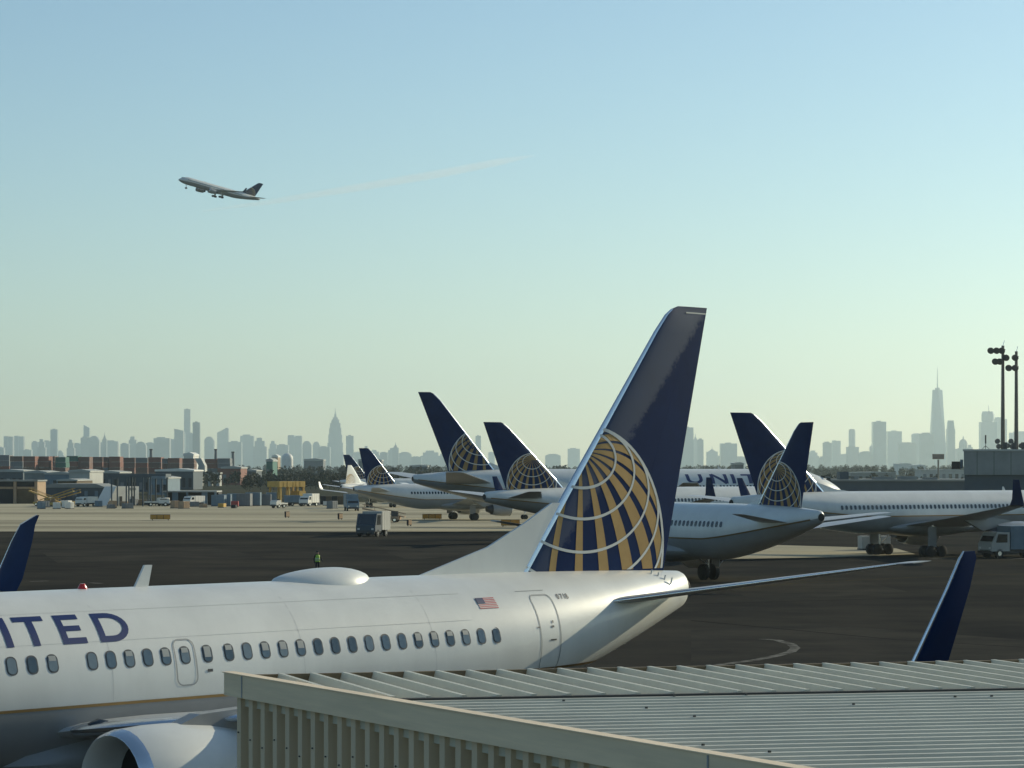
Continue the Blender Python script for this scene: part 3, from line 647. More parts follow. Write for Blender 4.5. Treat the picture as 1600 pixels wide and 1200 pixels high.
# fascia joint and brackets
for f in (.022, .44, .87):
    p = kL + rake * (RAKE_N * f); beam('fascia_joint', p, p + rake * .02, -.006, .004, RZ - .200, RZ + .008, 'seam')
wall0 = kL + rake * .16 - nWr * .22; nW = Vector((rake.y, -rake.x))       # outward
if nW.x > 0: nW = -nW
Lw = RAKE_N - .4
a = wall0; b = wall0 + rake * Lw
MB().plan([(v.x, v.y) for v in (a, b, b - nW * .12, a - nW * .12)], 0, RZ - .21).build('wall_sheet', 'metal_wall', bld)
k = 0
ribm = None
while k * .276 < Lw - .2:
    p = a + rake * (k * .276 + .0); k += 1
    pts = [p + nW * .001, p + nW * .16 + rake * .015, p + nW * .16 + rake * .105, p + rake * .12 + nW * .001]
    MB().plan([(v.x, v.y) for v in pts], 0.0, RZ - .208).build('wall_rib', 'metal_wall', bld)
b2 = MB(); ew = wall0 + eave * 14
MB().plan([(v.x, v.y) for v in (wall0 - nW * .12, ew, ew + Vector((0, -.12)), wall0 - nW * .12 + Vector((.05, -.12)))], 0, RZ - .31).build('wall_sheet', 'metal_wall', bld)
fas = MB(); rnd = random.Random(3)
for i in range(14):
    p = bL + bdir * rnd.uniform(.5, 8) + nb * (.10 + .27 * rnd.randrange(0, 18))
    if (p - kL).dot(-nWr) > .35: fas.tube([(p.x, p.y, RZ - .05), (p.x, p.y, RZ - .024)], .014, 6)
for i in range(26):
    p = a + rake * (.276 * i + .06) + nW * .16; z = RZ - .55 - .05 * (i % 3); fas.tube([(p.x, p.y, z), (p.x + nW.x * .012, p.y + nW.y * .012, z)], .008, 6)
fo = fas.build('fasteners', 'sealant_and_shade', bld); fo['kind'] = 'stuff'


# ------------------------------------------------------------------ city skyline
mk('tower_stone', (0.30, 0.29, 0.27), 0.8, var=0.12, scale=0.02)
mk('tower_glass', (0.14, 0.18, 0.22), 0.25, var=0.12, scale=0.02)
mk('tower_dark', (0.07, 0.08, 0.10), 0.4, var=0.1, scale=0.02)
SKY = []   # x0, x1, top row, kind, material
S = SKY.append
for q in [(-6, 7, 698, 'block'), (7, 21, 681.5, 'crown'), (23, 38, 681, 'crown'), (37, 50, 702, 'block'), (50, 60, 689, 'block'), (59, 72, 686, 'step'), (68, 81, 688, 'block'),
          (79.5, 90, 671, 'glass'), (89, 101, 704, 'step'), (105, 117, 687, 'step'), (115, 129, 692, 'block'), (127, 142, 682, 'block'), (131, 140, 664, 'slope'), (140, 156, 681, 'hump'),
          (154, 162, 691, 'block'), (160, 167, 680, 'spire'), (165, 185, 688, 'block'), (189, 202, 692, 'block'), (200, 216, 682, 'step'), (213, 229, 690, 'hump'), (228, 243, 691, 'block'),
          (241, 266, 683, 'block'), (263, 276, 686, 'block'), (273, 287, 670, 'slope_r'), (277, 289, 676, 'glass'), (288, 297.5, 639.5, 'slab'), (296, 303, 676, 'block'), (301.5, 312.5, 660, 'dark'),
          (320, 335, 682, 'hump'), (340, 357.5, 668, 'wedge'), (357, 378, 689, 'block'), (376, 397, 679, 'block'), (396, 417, 684, 'step'), (420, 434, 689, 'step'), (433, 451, 694, 'block'),
          (450, 472, 680, 'crown'), (473, 487, 689, 'hump'), (489, 500, 690, 'hump'), (498, 516, 697, 'block'), (511, 537, 646, 'empire'), (541, 552.5, 681, 'glass'), (553, 568, 706, 'block'),
          (567, 578, 697, 'step'), (576, 595, 703, 'step'), (594, 606, 706, 'block'), (604, 626, 700, 'step'), (613, 623, 695, 'spire'), (623, 643, 706, 'hump'), (643, 659, 713, 'block'), (657, 690, 704, 'step'),
          (688, 720, 708, 'block'), (743, 751.5, 681, 'glass'), (763, 773, 706, 'block'), (852, 876, 709, 'hump'), (887, 906, 700, 'block')]: S(q)
NMID = len(SKY)
for q in [(1063, 1083, 668, 'glass'), (1082, 1091, 682, 'spire'), (1090, 1099, 685, 'block'), (1104, 1121, 702, 'spire'), (1125, 1151, 693, 'glass'), (1262, 1279, 704, 'step'), (1286, 1299, 690, 'block'),
          (1300.5, 1313, 688, 'crown'), (1323, 1341, 697, 'block'), (1326, 1336.5, 670, 'round'), (1342, 1364, 705, 'hump'), (1359, 1368, 696, 'block'), (1363, 1383.5, 659, 'glass'), (1386, 1408, 674, 'glass'),
          (1405, 1430, 691, 'block'), (1424, 1442, 677, 'round'), (1437, 1458, 676, 'block'), (1452.5, 1477, 609, 'wtc'), (1479, 1491.5, 657, 'taper'), (1475, 1500, 705, 'block'), (1497, 1513, 686, 'dome'),
          (1510, 1521, 695, 'step'), (1338, 1351, 713, 'block'), (1407, 1427, 703, 'step'), (1473, 1483, 692, 'block'), (1489, 1501, 701, 'hump'), (1519, 1535, 708, 'block'), (1279, 1289, 713, 'step'), (1312, 1326, 709, 'hump'), (1149, 1166, 713, 'block'), (1120, 1128, 712, 'step'), (1531, 1556, 654, 'ring'), (1552, 1572, 652, 'block'), (1566, 1582, 690, 'step'), (1578, 1612, 674, 'block')]: S(q)
desc = {'block': 'plain box', 'crown': 'flat-topped twin-bay', 'step': 'stepped-back', 'glass': 'smooth slim glass', 'slope': 'sloping-roof', 'slope_r': 'angled-roof', 'hump': 'rounded-shoulder', 'spire': 'small pointed',
        'slab': 'pencil-thin tallest', 'dark': 'dark blue slab', 'wedge': 'wedge-topped', 'empire': 'broad stepped tower with tall mast', 'round': 'round-topped', 'wtc': 'tallest tapering tower with needle spire', 'taper': 'tapering narrow',
        'dome': 'domed pointed', 'ring': 'tall block with a drum crown'}
def ordinal(n): return str(n) + ('th' if 10 <= n % 100 <= 20 else {1: 'st', 2: 'nd', 3: 'rd'}.get(n % 10, 'th'))
for i, (x0, x1, yt, kd) in enumerate(SKY):
    down = i >= NMID
    Y = (12300 if down else 14300) + (i * 1777 % 3700)
    if kd in ('slab',): Y = 17600
    if kd in ('dark',): Y = 12800
    if kd == 'wtc': Y = 13400
    w = (x1 - x0) / F * Y; cx = ((x0 + x1) / 2 - 800) / F * Y; h = CH + (HY - yt) / F * Y; d = max(22, min(60, w * .9))
    mb = MB(); bx_ = lambda a, b, z0, z1, k=1.0: mb.box(cx + w * (a - .5), cx + w * (b - .5), Y - d * k / 2, Y + d * k / 2, z0, z1)
    if kd == 'block': bx_(0, 1, 0, h * .965); bx_(.18, .7, h * .9651, h, .7)
    elif kd == 'crown': bx_(0, .46, 0, h); bx_(.54, 1, 0, h * .985); bx_(.4601, .5399, 0, h * .95, .8)
    elif kd == 'step': bx_(0, 1, 0, h * .72); bx_(.12, .85, h * .7201, h * .9, .8); bx_(.25, .65, h * .9001, h, .6)
    elif kd in ('glass', 'dark', 'slab'): bx_(0, 1, 0, h); mb.box(cx - w * .2, cx + w * .15, Y - 5, Y + 5, h, h + 5)
    elif kd in ('slope', 'slope_r'):
        s_ = 1 if kd == 'slope' else 0; mb.prism([(cx - w / 2, 0), (cx + w / 2, 0), (cx + w / 2, h * (.93 if s_ else .955)), (cx - w / 2, h)], Y - d / 2, Y + d / 2)
    elif kd == 'hump': mb.prism([(cx - w / 2, 0), (cx + w / 2, 0), (cx + w / 2, h * .86), (cx + w * .3, h * .96), (cx + w * .1, h), (cx - w * .22, h * .99), (cx - w * .42, h * .93), (cx - w / 2, h * .88)], Y - d / 2, Y + d / 2)
    elif kd == 'spire': bx_(0, 1, 0, h * .88); mb.frustum(cx, Y, w * .7, d * .7, h * .8801, w * .15, d * .15, h); mb.tube([(cx, Y, h - 2), (cx, Y, h + 18)], [3, .6], 6)
    elif kd == 'wedge': mb.prism([(cx - w / 2, 0), (cx + w / 2, 0), (cx + w / 2, h * .97), (cx + w * .36, h), (cx - w * .1, h * .93), (cx - w / 2, h * .875)], Y - d / 2, Y + d / 2)
    elif kd == 'empire':
        for a, b in ((1.0, .45), (.92, .58), (.84, .72), (.72, .82), (.56, .90)): pass
        zz = 0
        for ww, f in ((1.0, .30), (.92, .47), (.82, .62), (.72, .74), (.62, .83), (.46, .89), (.30, .93)):
            mb.box(cx - w * ww / 2, cx + w * ww / 2, Y - d * ww / 2, Y + d * ww / 2, zz, h * f); zz = h * f + .01
        mb.tube([(cx, Y, h * .93), (cx, Y, h * .985), (cx, Y, h), (cx, Y, h * 1.10)], [8, 7, 3.5, .8], 8)
    elif kd == 'round':
        n = 16; mb.loft([[(cx + w / 2 * k * math.cos(2 * math.pi * j / n), Y + d / 2 * k * math.sin(2 * math.pi * j / n), z) for j in range(n)] for k, z in ((1, 0), (1, h * .95), (.9, h * .975), (.7, h * .99), (.3, h))])
    elif kd == 'wtc':
        mb.frustum(cx, Y, w, w, 0, w, w, h * .16); b_, t_ = w / 2, w * .60 / 2 * 1.05
        lo = [(cx - b_, Y - b_, h * .1601), (cx + b_, Y - b_, h * .1601), (cx + b_, Y + b_, h * .1601), (cx - b_, Y + b_, h * .1601)]
        hi_ = [(cx, Y - t_, h), (cx + t_, Y, h), (cx, Y + t_, h), (cx - t_, Y, h)]
        mb.add(lo + hi_, [(0, 3, 2, 1), (4, 5, 6, 7)] + [(i_, (i_ + 1) % 4, 4 + i_) for i_ in range(4)] + [((i_ + 1) % 4, 4 + (i_ + 1) % 4, 4 + i_) for i_ in range(4)])
        mb.tube([(cx, Y, h), (cx, Y, h + 10)], 12, 12); mb.tube([(cx, Y, h + 10), (cx, Y, h + 115)], [3.2, .8], 6)
    elif kd == 'taper': mb.frustum(cx, Y, w, d, 0, w, d, h * .82); mb.frustum(cx, Y, w * .9, d * .9, h * .8201, w * .66, d * .66, h)
    elif kd == 'dome':
        mb.frustum(cx, Y, w, d, 0, w, d, h * .7); n = 12
        mb.loft([[(cx + w * .42 * k * math.cos(2 * math.pi * j / n), Y + w * .42 * k * math.sin(2 * math.pi * j / n), z) for j in range(n)] for k, z in ((1, h * .70), (1, h * .84), (.9, h * .91), (.62, h * .97), (.2, h), (.06, h * 1.10))])
    elif kd == 'ring':
        bx_(0, 1, 0, h * .93); n = 16; mb.loft([[(cx + w * .40 * k * math.cos(2 * math.pi * j / n), Y + w * .40 * k * math.sin(2 * math.pi * j / n), z) for j in range(n)] for k, z in ((.9, h * .93), (1, h * .96), (1, h * 1.08), (.85, h * 1.14))])
        mb.tube([(cx + 6, Y, h * 1.14), (cx + 2, Y, h * 1.26)], [2, 1], 5)
    m = 'tower_dark' if kd == 'dark' else ('tower_glass' if kd in ('glass', 'wtc', 'ring', 'slope', 'taper') else 'tower_stone')
    o = mb.build('skyscraper', m)
    n_ = i + 1 if not down else i - NMID + 1
    if kd == 'empire': lb = 'hazy stepped skyscraper with a tall mast, alone above its neighbours left of centre'
    elif kd == 'wtc': lb = 'tallest hazy tapering skyscraper with needle spire at the right'
    elif kd == 'slab': lb = 'pencil-thin tallest hazy tower of the left skyline'
    elif kd == 'dark': lb = 'dark blue flat-topped tower beside the pencil-thin tower'
    elif kd == 'wedge': lb = 'hazy tower with wedge-shaped slanted top right of the dark tower'
    elif kd == 'ring': lb = 'hazy tall tower with a drum crown behind the floodlight mast'
    else: lb = 'hazy %s tower, %s from the left of the %s skyline' % (desc[kd], ordinal(n_), 'right-hand' if down else 'left-hand')
    tag(o, lb, 'skyscraper', 'skyscrapers on the horizon')

# ------------------------------------------------------------------ middle distance
mk('brick_tan', (0.36, 0.25, 0.16), 0.85, var=0.15, scale=1.2)
mk('door_brown', (0.11, 0.075, 0.04), 0.8, var=0.2, scale=0.8)
mk('door_dark', (0.02, 0.018, 0.02), 0.8)
mk('steel_blue', (0.05, 0.07, 0.09), 0.6, var=0.1, scale=0.5)
mk('panel_blue', (0.13, 0.19, 0.24), 0.5, var=0.15, scale=0.6)
mk('shed_white', (0.70, 0.68, 0.62), 0.6, var=0.06, scale=0.5)
mk('shed_grey', (0.22, 0.23, 0.22), 0.75, var=0.15, scale=0.3)
mk('roof_pale', (0.40, 0.40, 0.37), 0.7, var=0.12, scale=0.2)
mk('machine_yellow', (0.46, 0.28, 0.05), 0.5, var=0.15, scale=1.2)
mk('sign_amber', (0.50, 0.24, 0.03), 0.5, var=0.1, scale=1.5)
mk('rust_red', (0.22, 0.09, 0.065), 0.8, var=0.2, scale=0.25)
mk('rust_brown', (0.17, 0.095, 0.075), 0.8, var=0.2, scale=0.25)
mk('box_teal', (0.03, 0.13, 0.10), 0.7, var=0.15, scale=0.3)
mk('box_grey', (0.16, 0.17, 0.18), 0.7, var=0.15, scale=0.3)
mk('box_red', (0.30, 0.03, 0.03), 0.6)
mk('glass_dark', (0.015, 0.02, 0.025), 0.15, coat=0.5)
mk('headlamp', (0.7, 0.7, 0.65), 0.2, coat=0.5)
mk('leaf_dark', (0.045, 0.052, 0.030), 0.9, col2=(0.030, 0.030, 0.020), scale=0.02)
mk('bark', (0.07, 0.055, 0.04), 0.9)
mk('hi_vis', (0.35, 0.55, 0.06), 0.6)
mk('cloth_dark', (0.015, 0.017, 0.022), 0.9)
mk('skin', (0.42, 0.25, 0.17), 0.6)
mk('mast_steel', (0.10, 0.095, 0.085), 0.6, var=0.15, scale=1)

def lx(x, Y): return (x - 800) / F * Y
def lz(y, Y): return CH - (y - HY) / F * Y
def thing(name, label, cat, px, Y, rz=0, group=None):
    return tag(empty(name, (lx(px, Y), Y, 0.0), (0, 0, R(rz))), label, cat, group)
def wheels(parent, xs, w, r):
    for x in xs:
        for s in (-1, 1):
            wo = MB().tube([(x, s * w / 2 - s * .28, r), (x, s * w / 2, r)], [r, r], 14).build('wheel', 'tyre', parent, True)
            MB().tube([(x, s * w / 2, r), (x, s * w / 2 + s * .02, r)], r * .5, 10).build('hub', 'bare_metal', wo, True)
def truck(name, label, px, Y, rz, L=6.0, w=2.3, hc=2.3, hb=2.8, cabl=1.7, cabm='shed_white', boxm='shed_white', cat='truck', box=True, group=None):
    o = thing(name, label, cat, px, Y, rz, group); r = .42
    MB().box(-L / 2, L / 2, -w * .36, w * .36, .45, .75).build('chassis', 'dark_metal', o)
    x0 = -L / 2
    cb = MB().prism([(x0, .62), (x0 + cabl, .62), (x0 + cabl, hc), (x0 + .55, hc), (x0 + .12, 1.45), (x0, 1.3)], -w / 2, w / 2).build('cab', cabm, o)
    MB().add([(x0 + .15, -w * .44, 1.5), (x0 + .15, w * .44, 1.5), (x0 + .53, w * .40, hc - .14), (x0 + .53, -w * .40, hc - .14)], [(0, 1, 2, 3)]).build('windshield', 'glass_dark', cb, loc=(-.03, 0, 0.01))
    for s in (-1, 1):
        MB().prism([(x0 + .45, 1.42), (x0 + cabl - .25, 1.42), (x0 + cabl - .25, hc - .18), (x0 + .68, hc - .18)], s * (w / 2 + .012) - .006, s * (w / 2 + .012) + .006).build('side_window', 'glass_dark', cb)
        MB().box(x0 - .03, x0 + .02, s * w * .36 - .14, s * w * .36 + .14, .82, 1.02).build('headlight', 'headlamp', o)
    MB().box(x0 - .10, x0 + .05, -w * .48, w * .48, .42, .66).build('bumper', 'dark_metal', o)
    if box:
        b = MB().box(x0 + cabl + .12, L / 2, -w / 2 - .02, w / 2 + .02, .78, hb).build('cargo_box', boxm, o)
        for k in range(4):
            xx = x0 + cabl + .3 + (L - cabl - .5) * k / 3.3; MB().box(xx, xx + .06, -w / 2 - .045, -w / 2 - .021, .8, hb - .03).build('rib', boxm, b)
    else: MB().box(x0 + cabl + .02, L / 2, -w / 2, w / 2, .78, 1.05).build('flat_bed', boxm, o)
    wheels(o, (-L / 2 + .85, L / 2 - 1.2), w, r)
    return o
def loader(label, px, Y, rz, L=7.5, h=3.4, m='machine_yellow'):
    o = thing('belt_loader', label, 'belt loader', px, Y, rz, 'airport ramp vehicles')
    MB().box(-L * .38, L * .32, -.9, .9, .4, .9).build('chassis', m, o)
    MB().prism([(-L / 2, .9), (-L / 2, .75), (L / 2, h - .25), (L / 2, h)], -.45, .45).build('conveyor', m, o)
    for s in (-1, 1): MB().tube([(-L / 2, s * .5, 1.3), (L / 2, s * .5, h + .5)], .05, 6).build('handrail', m, o)
    for f in (.25, .5, .75, 1.0): MB().tube([(-L / 2 + L * f * .98, -.5, .8 + (h - .9) * f), (-L / 2 + L * f * .98, -.5, 1.3 + (h - .8) * f)], .04, 6).build('post', m, o)
    MB().box(-L * .36, -L * .2, .35, .88, .9, 1.7).build('seat', 'dark_metal', o)
    MB().tube([(L * .2, 0, .8), (L * .32, 0, h * .75)], .09, 8).build('lift_strut', 'dark_metal', o)
    wheels(o, (-L * .28, L * .22), 1.8, .38); return o
def container(name, label, px, Y, w, h, d, m, rz=0, group=None, cat='container', base=0.0):
    o = thing(name, label, cat, px, Y, rz, group)
    b = MB().box(-w / 2, w / 2, -d / 2, d / 2, .15, h).build('shell', m, o)
    n = max(3, int(w / .7))
    for k in range(n):
        x = -w / 2 + w * (k + .3) / n; MB().box(x, x + w / n * .4, -d / 2 - .05, -d / 2 - .002, .25, h - .12).build('rib', m, b)
    MB().box(-w / 2 - .04, w / 2 + .04, -d / 2 - .06, d / 2 + .04, 0, .149).build('skid', 'dark_metal', o)
    return o
# garage at the left edge
Y = 600; o = thing('garage', 'low tan garage with dark roller doors at the left edge', 'building', 57, Y); s = Y / F
xw = -110 * s; h = lz(750, Y)
MB().box(xw, 0, .6, 12, 0, h - .35).build('wall', 'brick_tan', o); MB().box(xw - .3, .3, -.2, 12.3, h - .34, h).build('roof', 'shed_grey', o)
for x in (-75, -36, -3): MB().box(x * s, (x + 4.5) * s, 0, .59, 0, h - .36).build('pier', 'brick_tan', o)
for x0, x1, m in ((-70, -37, 'door_dark'), (-31, -4, 'door_brown')):
    MB().box(x0 * s, x1 * s, .35, .5, 0, h * .62).build('roller_door', m, o); MB().box(x0 * s, x1 * s, .30, .55, h * .72, h - .37).build('transom', 'door_dark', o)
    MB().box(x0 * s, x1 * s, .2, .56, h * .63, h * .71).build('lintel', 'brick_tan', o)
loader('tan belt loader nearest the garage with its ramp raised left', 70, 565, 160)
loader('yellow belt loader tilted down towards the white van', 88, 555, -12, 8)
loader('dark yellow belt loader between the garage and the white van', 101, 575, 5, 7, 3.0)
truck('van', 'bright white van parked in front of the dark hangar', 135, 556, 62, 5.4, 1.9, 2.0, 2.1, 1.5, cat='van', group='airport ramp vehicles')
# dark hangar behind
Y = 640; o = thing('hangar', 'dark teal hangar with pale roof behind the white van', 'building', 120, Y); s = Y / F
MB().box(-62 * s, 45 * s, 0, 20, 0, lz(762, Y)).build('wall', 'steel_blue', o); MB().prism([(-64 * s, lz(762, Y)), (47 * s, lz(762, Y)), (30 * s, lz(756, Y)), (-40 * s, lz(756, Y))], -.3, 20.3).build('roof', 'shed_grey', o)
for x in (-5, 12, 28): MB().box(x * s, (x + 5) * s, -.05, -.002, lz(775, Y), lz(767, Y)).build('window', 'panel_blue', o)
# steel canopy
Y = 560; o = thing('steel_canopy', 'dark flat steel canopy on thin posts over the white shelter', 'canopy', 213, Y); s = Y / F
MB().box(-44 * s, 46 * s, 0, 9, lz(746, Y), lz(740.5, Y)).build('roof', 'steel_blue', o)
for x in (-39, -16, -12, 10, 22, 40):
    for y in (.3, 8.5): MB().box(x * s - .14, x * s + .14, y - .14, y + .14, 0, lz(746, Y)).build('post', 'steel_blue', o)
MB().box(24 * s, 46 * s, -.25, -.02, lz(748, Y), lz(744, Y)).build('sign_band', 'panel_blue', o)
Y = 572; o = thing('white_shelter', 'white slant-sided shelter standing under the steel canopy', 'shelter', 193, Y, 48); s = Y / F
MB().prism([(-34 * s, 0), (31 * s, 0), (31 * s, lz(760, Y)), (-14 * s, lz(760, Y))], 0, 4).build('shell', 'shed_white', o)
for x0, x1 in ((-8, -3), (16, 22)): MB().box(x0 * s, x1 * s, -.06, -.002, 0, 2.0).build('opening', 'door_dark', o)
MB().box(12 * s, 25 * s, -.06, -.002, lz(766, Y), lz(762, Y)).build('vent', 'shed_grey', o)
# open shed
Y = 575; o = thing('open_shed', 'low shed with black openings and white roof edge', 'shed', 297, Y); s = Y / F
MB().box(-40 * s, 42 * s, 3, 10, 0, lz(769, Y) - .05).build('wall', 'door_dark', o); MB().box(-42 * s, 42 * s, -.3, 10.3, lz(769, Y), lz(767, Y)).build('roof', 'roof_pale', o)
for x in (-40, -28, -6, 18, 38): MB().box(x * s, (x + (9 if x in (-28, 18) else 3)) * s, 0, .3, 0, lz(769, Y) - .02).build('pier', 'panel_blue', o)
truck('pickup', 'dark-bed white pickup parked left of the open shed', 245, 560, 195, 5.2, 1.9, 1.75, 1.8, 2.3, box=False, cat='pickup', group='airport ramp vehicles')
truck('pickup', 'small white pickup at the corner of the open shed', 261, 563, 60, 5.0, 1.9, 1.8, 1.8, 2.2, box=False, cat='pickup', group='airport ramp vehicles')
truck('box_truck', 'white truck inside the black opening of the shed', 303, 562, 58, 5.0, 2.0, 2.1, 2.2, 1.6, group='airport ramp vehicles')
for i, (x, Y, w, h, m, lb) in enumerate([(342, 560, 2.8, 2.4, 'panel_blue', 'blue-grey cargo container right of the open shed'), (352, 566, 2.6, 2.5, 'panel_blue', 'blue-grey cargo container second right of the open shed'),
        (367, 552, 1.5, 1.2, 'box_red', 'small red box among the blue-grey cargo containers'), (367, 572, 3.2, 2.6, 'panel_blue', 'blue-grey cargo container behind the small red box'),
        (382, 562, 3.0, 2.7, 'box_grey', 'grey cargo container right of the small red box'), (396, 566, 3.2, 2.9, 'panel_blue', 'tall blue-grey cargo container left of the white tug'),
        (412, 570, 3.2, 2.5, 'box_grey', 'grey cargo container beside the yellow cargo lift'), (424, 574, 2.2, 2.8, 'panel_blue', 'narrow blue-grey cargo container against the yellow cargo lift'),
        (347, 540, 1.2, .9, 'machine_yellow', 'small orange crate on the concrete before the containers'), (366, 532, .9, .7, 'cloth_dark', 'small black crate on the concrete before the containers')]):
    container('cargo_container', lb, x, Y, w, h, 2.2, m, -8 + 5 * (i % 4), 'cargo containers on the ramp')
# cargo lift
Y = 590; o = thing('cargo_lift', 'tall yellow cargo lift with a wide golden top beam', 'cargo lift', 458, Y, 48)
s = Y / F
MB().box(-29 * s, 26 * s, 0, 4.0, lz(761, Y), lz(752, Y)).build('top_beam', 'machine_yellow', o)
for x in (-26, -8, 10, 23): 
    for y in (.2, 3.6): MB().box(x * s, x * s + .45, y, y + .35, .2, lz(761, Y)).build('leg', 'machine_yellow', o)
MB().box(-29 * s, 26 * s, .5, 3.5, .5, 1.2).build('base', 'dark_metal', o); MB().box(12 * s, 26 * s, -.2, 2.6, 1.2, 3.0).build('cabin', 'machine_yellow', o)
for x in (-20, -12, 0, 6, 15): MB().box(x * s, (x + 4) * s, -.06, -.002, lz(760, Y), lz(753, Y)).build('panel', 'machine_yellow', o)
truck('tug', 'white baggage tug in front of the yellow cargo lift', 436, 535, 55, 3.6, 1.7, 1.6, 1.5, 1.5, box=False, cat='tug', group='airport ramp vehicles')
truck('box_truck', 'cream box truck at the right foot of the yellow cargo lift', 483, 560, 66, 5.0, 2.2, 2.2, 2.7, 1.6, boxm='shed_white', group='airport ramp vehicles')
truck('box_truck', 'grey van under the yellow cargo lift', 462, 565, 205, 4.6, 2.0, 2.0, 2.3, 1.5, cabm='panel_blue', boxm='panel_blue', group='airport ramp vehicles')
for i in range(6):
    container('baggage_cart', 'dark baggage cart, %s from the left in the row before the bright small tail' % ordinal(i + 1), 496 + 9 * i, 585, 1.25, 1.9, 1.6, 'door_dark' if i % 2 else 'door_brown', 0, 'baggage carts in a row', 'cart')
truck('box_truck', 'blue-grey catering truck below the bright small tail', 549, 500, 100, 6.0, 2.3, 2.3, 3.2, 1.7, cabm='panel_blue', boxm='panel_blue', group='airport ramp vehicles')
loader('tan belt loader under the belly of the small airplane', 600, 395, 170, 6.5, 2.2, 'brick_tan')
mx = random.Random(4); CLUT = []
for i in range(34):                        # small ramp clutter
    px_ = mx.uniform(60, 540); Y = mx.uniform(520, 600); k = i % 4
    CLUT.append((px_, Y, k, mx.uniform(.8, 1.9), mx.uniform(.7, 1.6), mx.uniform(30, 75)))
for i, (px_, Y, k, w, h, rz) in enumerate(sorted(CLUT)):
    lb = ['grey luggage dolly', 'pale crate', 'brown crate', 'blue-grey dolly'][k] + ', %s from the left among the small ramp clutter' % ordinal(i + 1)
    container(['dolly', 'crate', 'crate', 'dolly'][k], lb, px_, Y, w, h, 1.4, ['box_grey', 'shed_white', 'brick_tan', 'panel_blue'][k], rz, 'small ramp clutter', ['dolly', 'crate', 'crate', 'dolly'][k])
# taxiway signs
def sign(label, x0, x1, yt, yb, m, rz=0):
    Y = gy(yb); w = (x1 - x0) / F * Y; h = (yb - yt) / F * Y
    o = thing('taxiway_sign', label, 'sign', (x0 + x1) / 2, Y, rz, 'taxiway signs')
    MB().box(-w / 2, w / 2, -.15, .15, .15, h).build('sign_box', 'cloth_dark', o)
    n = max(1, round(w / 1.1))
    for k in range(n): MB().box(-w / 2 + w * k / n + .04, -w / 2 + w * (k + 1) / n - .04, -.18, -.152, .2, h - .06).build('face_panel', m, o)
    for x in (-w * .4, w * .4): MB().box(x - .06, x + .06, -.06, .06, 0, .149).build('leg', 'dark_metal', o)
sign('amber taxiway sign on the concrete at the left', 235, 266, 804, 813, 'sign_amber'); sign('amber taxiway sign between the service truck and the near tail', 660, 690, 803, 812, 'sign_amber')
sign('amber taxiway sign just left of the white tail root', 783, 812, 812, 823, 'sign_amber', -4)
for x, lb in ((447, 'small tan taxiway marker left of the airfield centre'), (530, 'thin tan taxiway marker left of the service truck'), (638, 'tan taxiway marker right of the service truck')):
    y = {447: 809, 530: 812, 638: 822}[x]; sign(lb, x - 3, x + 6, y - 10, y, 'brick_tan', 55)
# service truck on the asphalt
o = truck('service_truck', 'dark service truck with a sunlit right side alone on the asphalt', 583, gy(838), 70, 4.6, 2.5, 2.75, 3.0, 1.9, cabm='steel_blue', boxm='roof_pale')
# truck and carts below the long airplane
truck('box_truck', 'white cab-over truck at the right edge below the long airplane', 1583, 240, 22, 6.0, 2.3, 2.35, 2.9, 1.9, cabm='roof_pale', boxm='panel_blue', group='airport ramp vehicles')
for i, x in enumerate((1352, 1366, 1380)): container('baggage_cart', 'pale baggage cart, %s from the left under the long airplane' % ordinal(i + 1), x, 262, 1.1, 1.4, 1.5, 'shed_grey' if i % 2 else 'roof_pale', 10, 'baggage carts under the long airplane', 'cart')
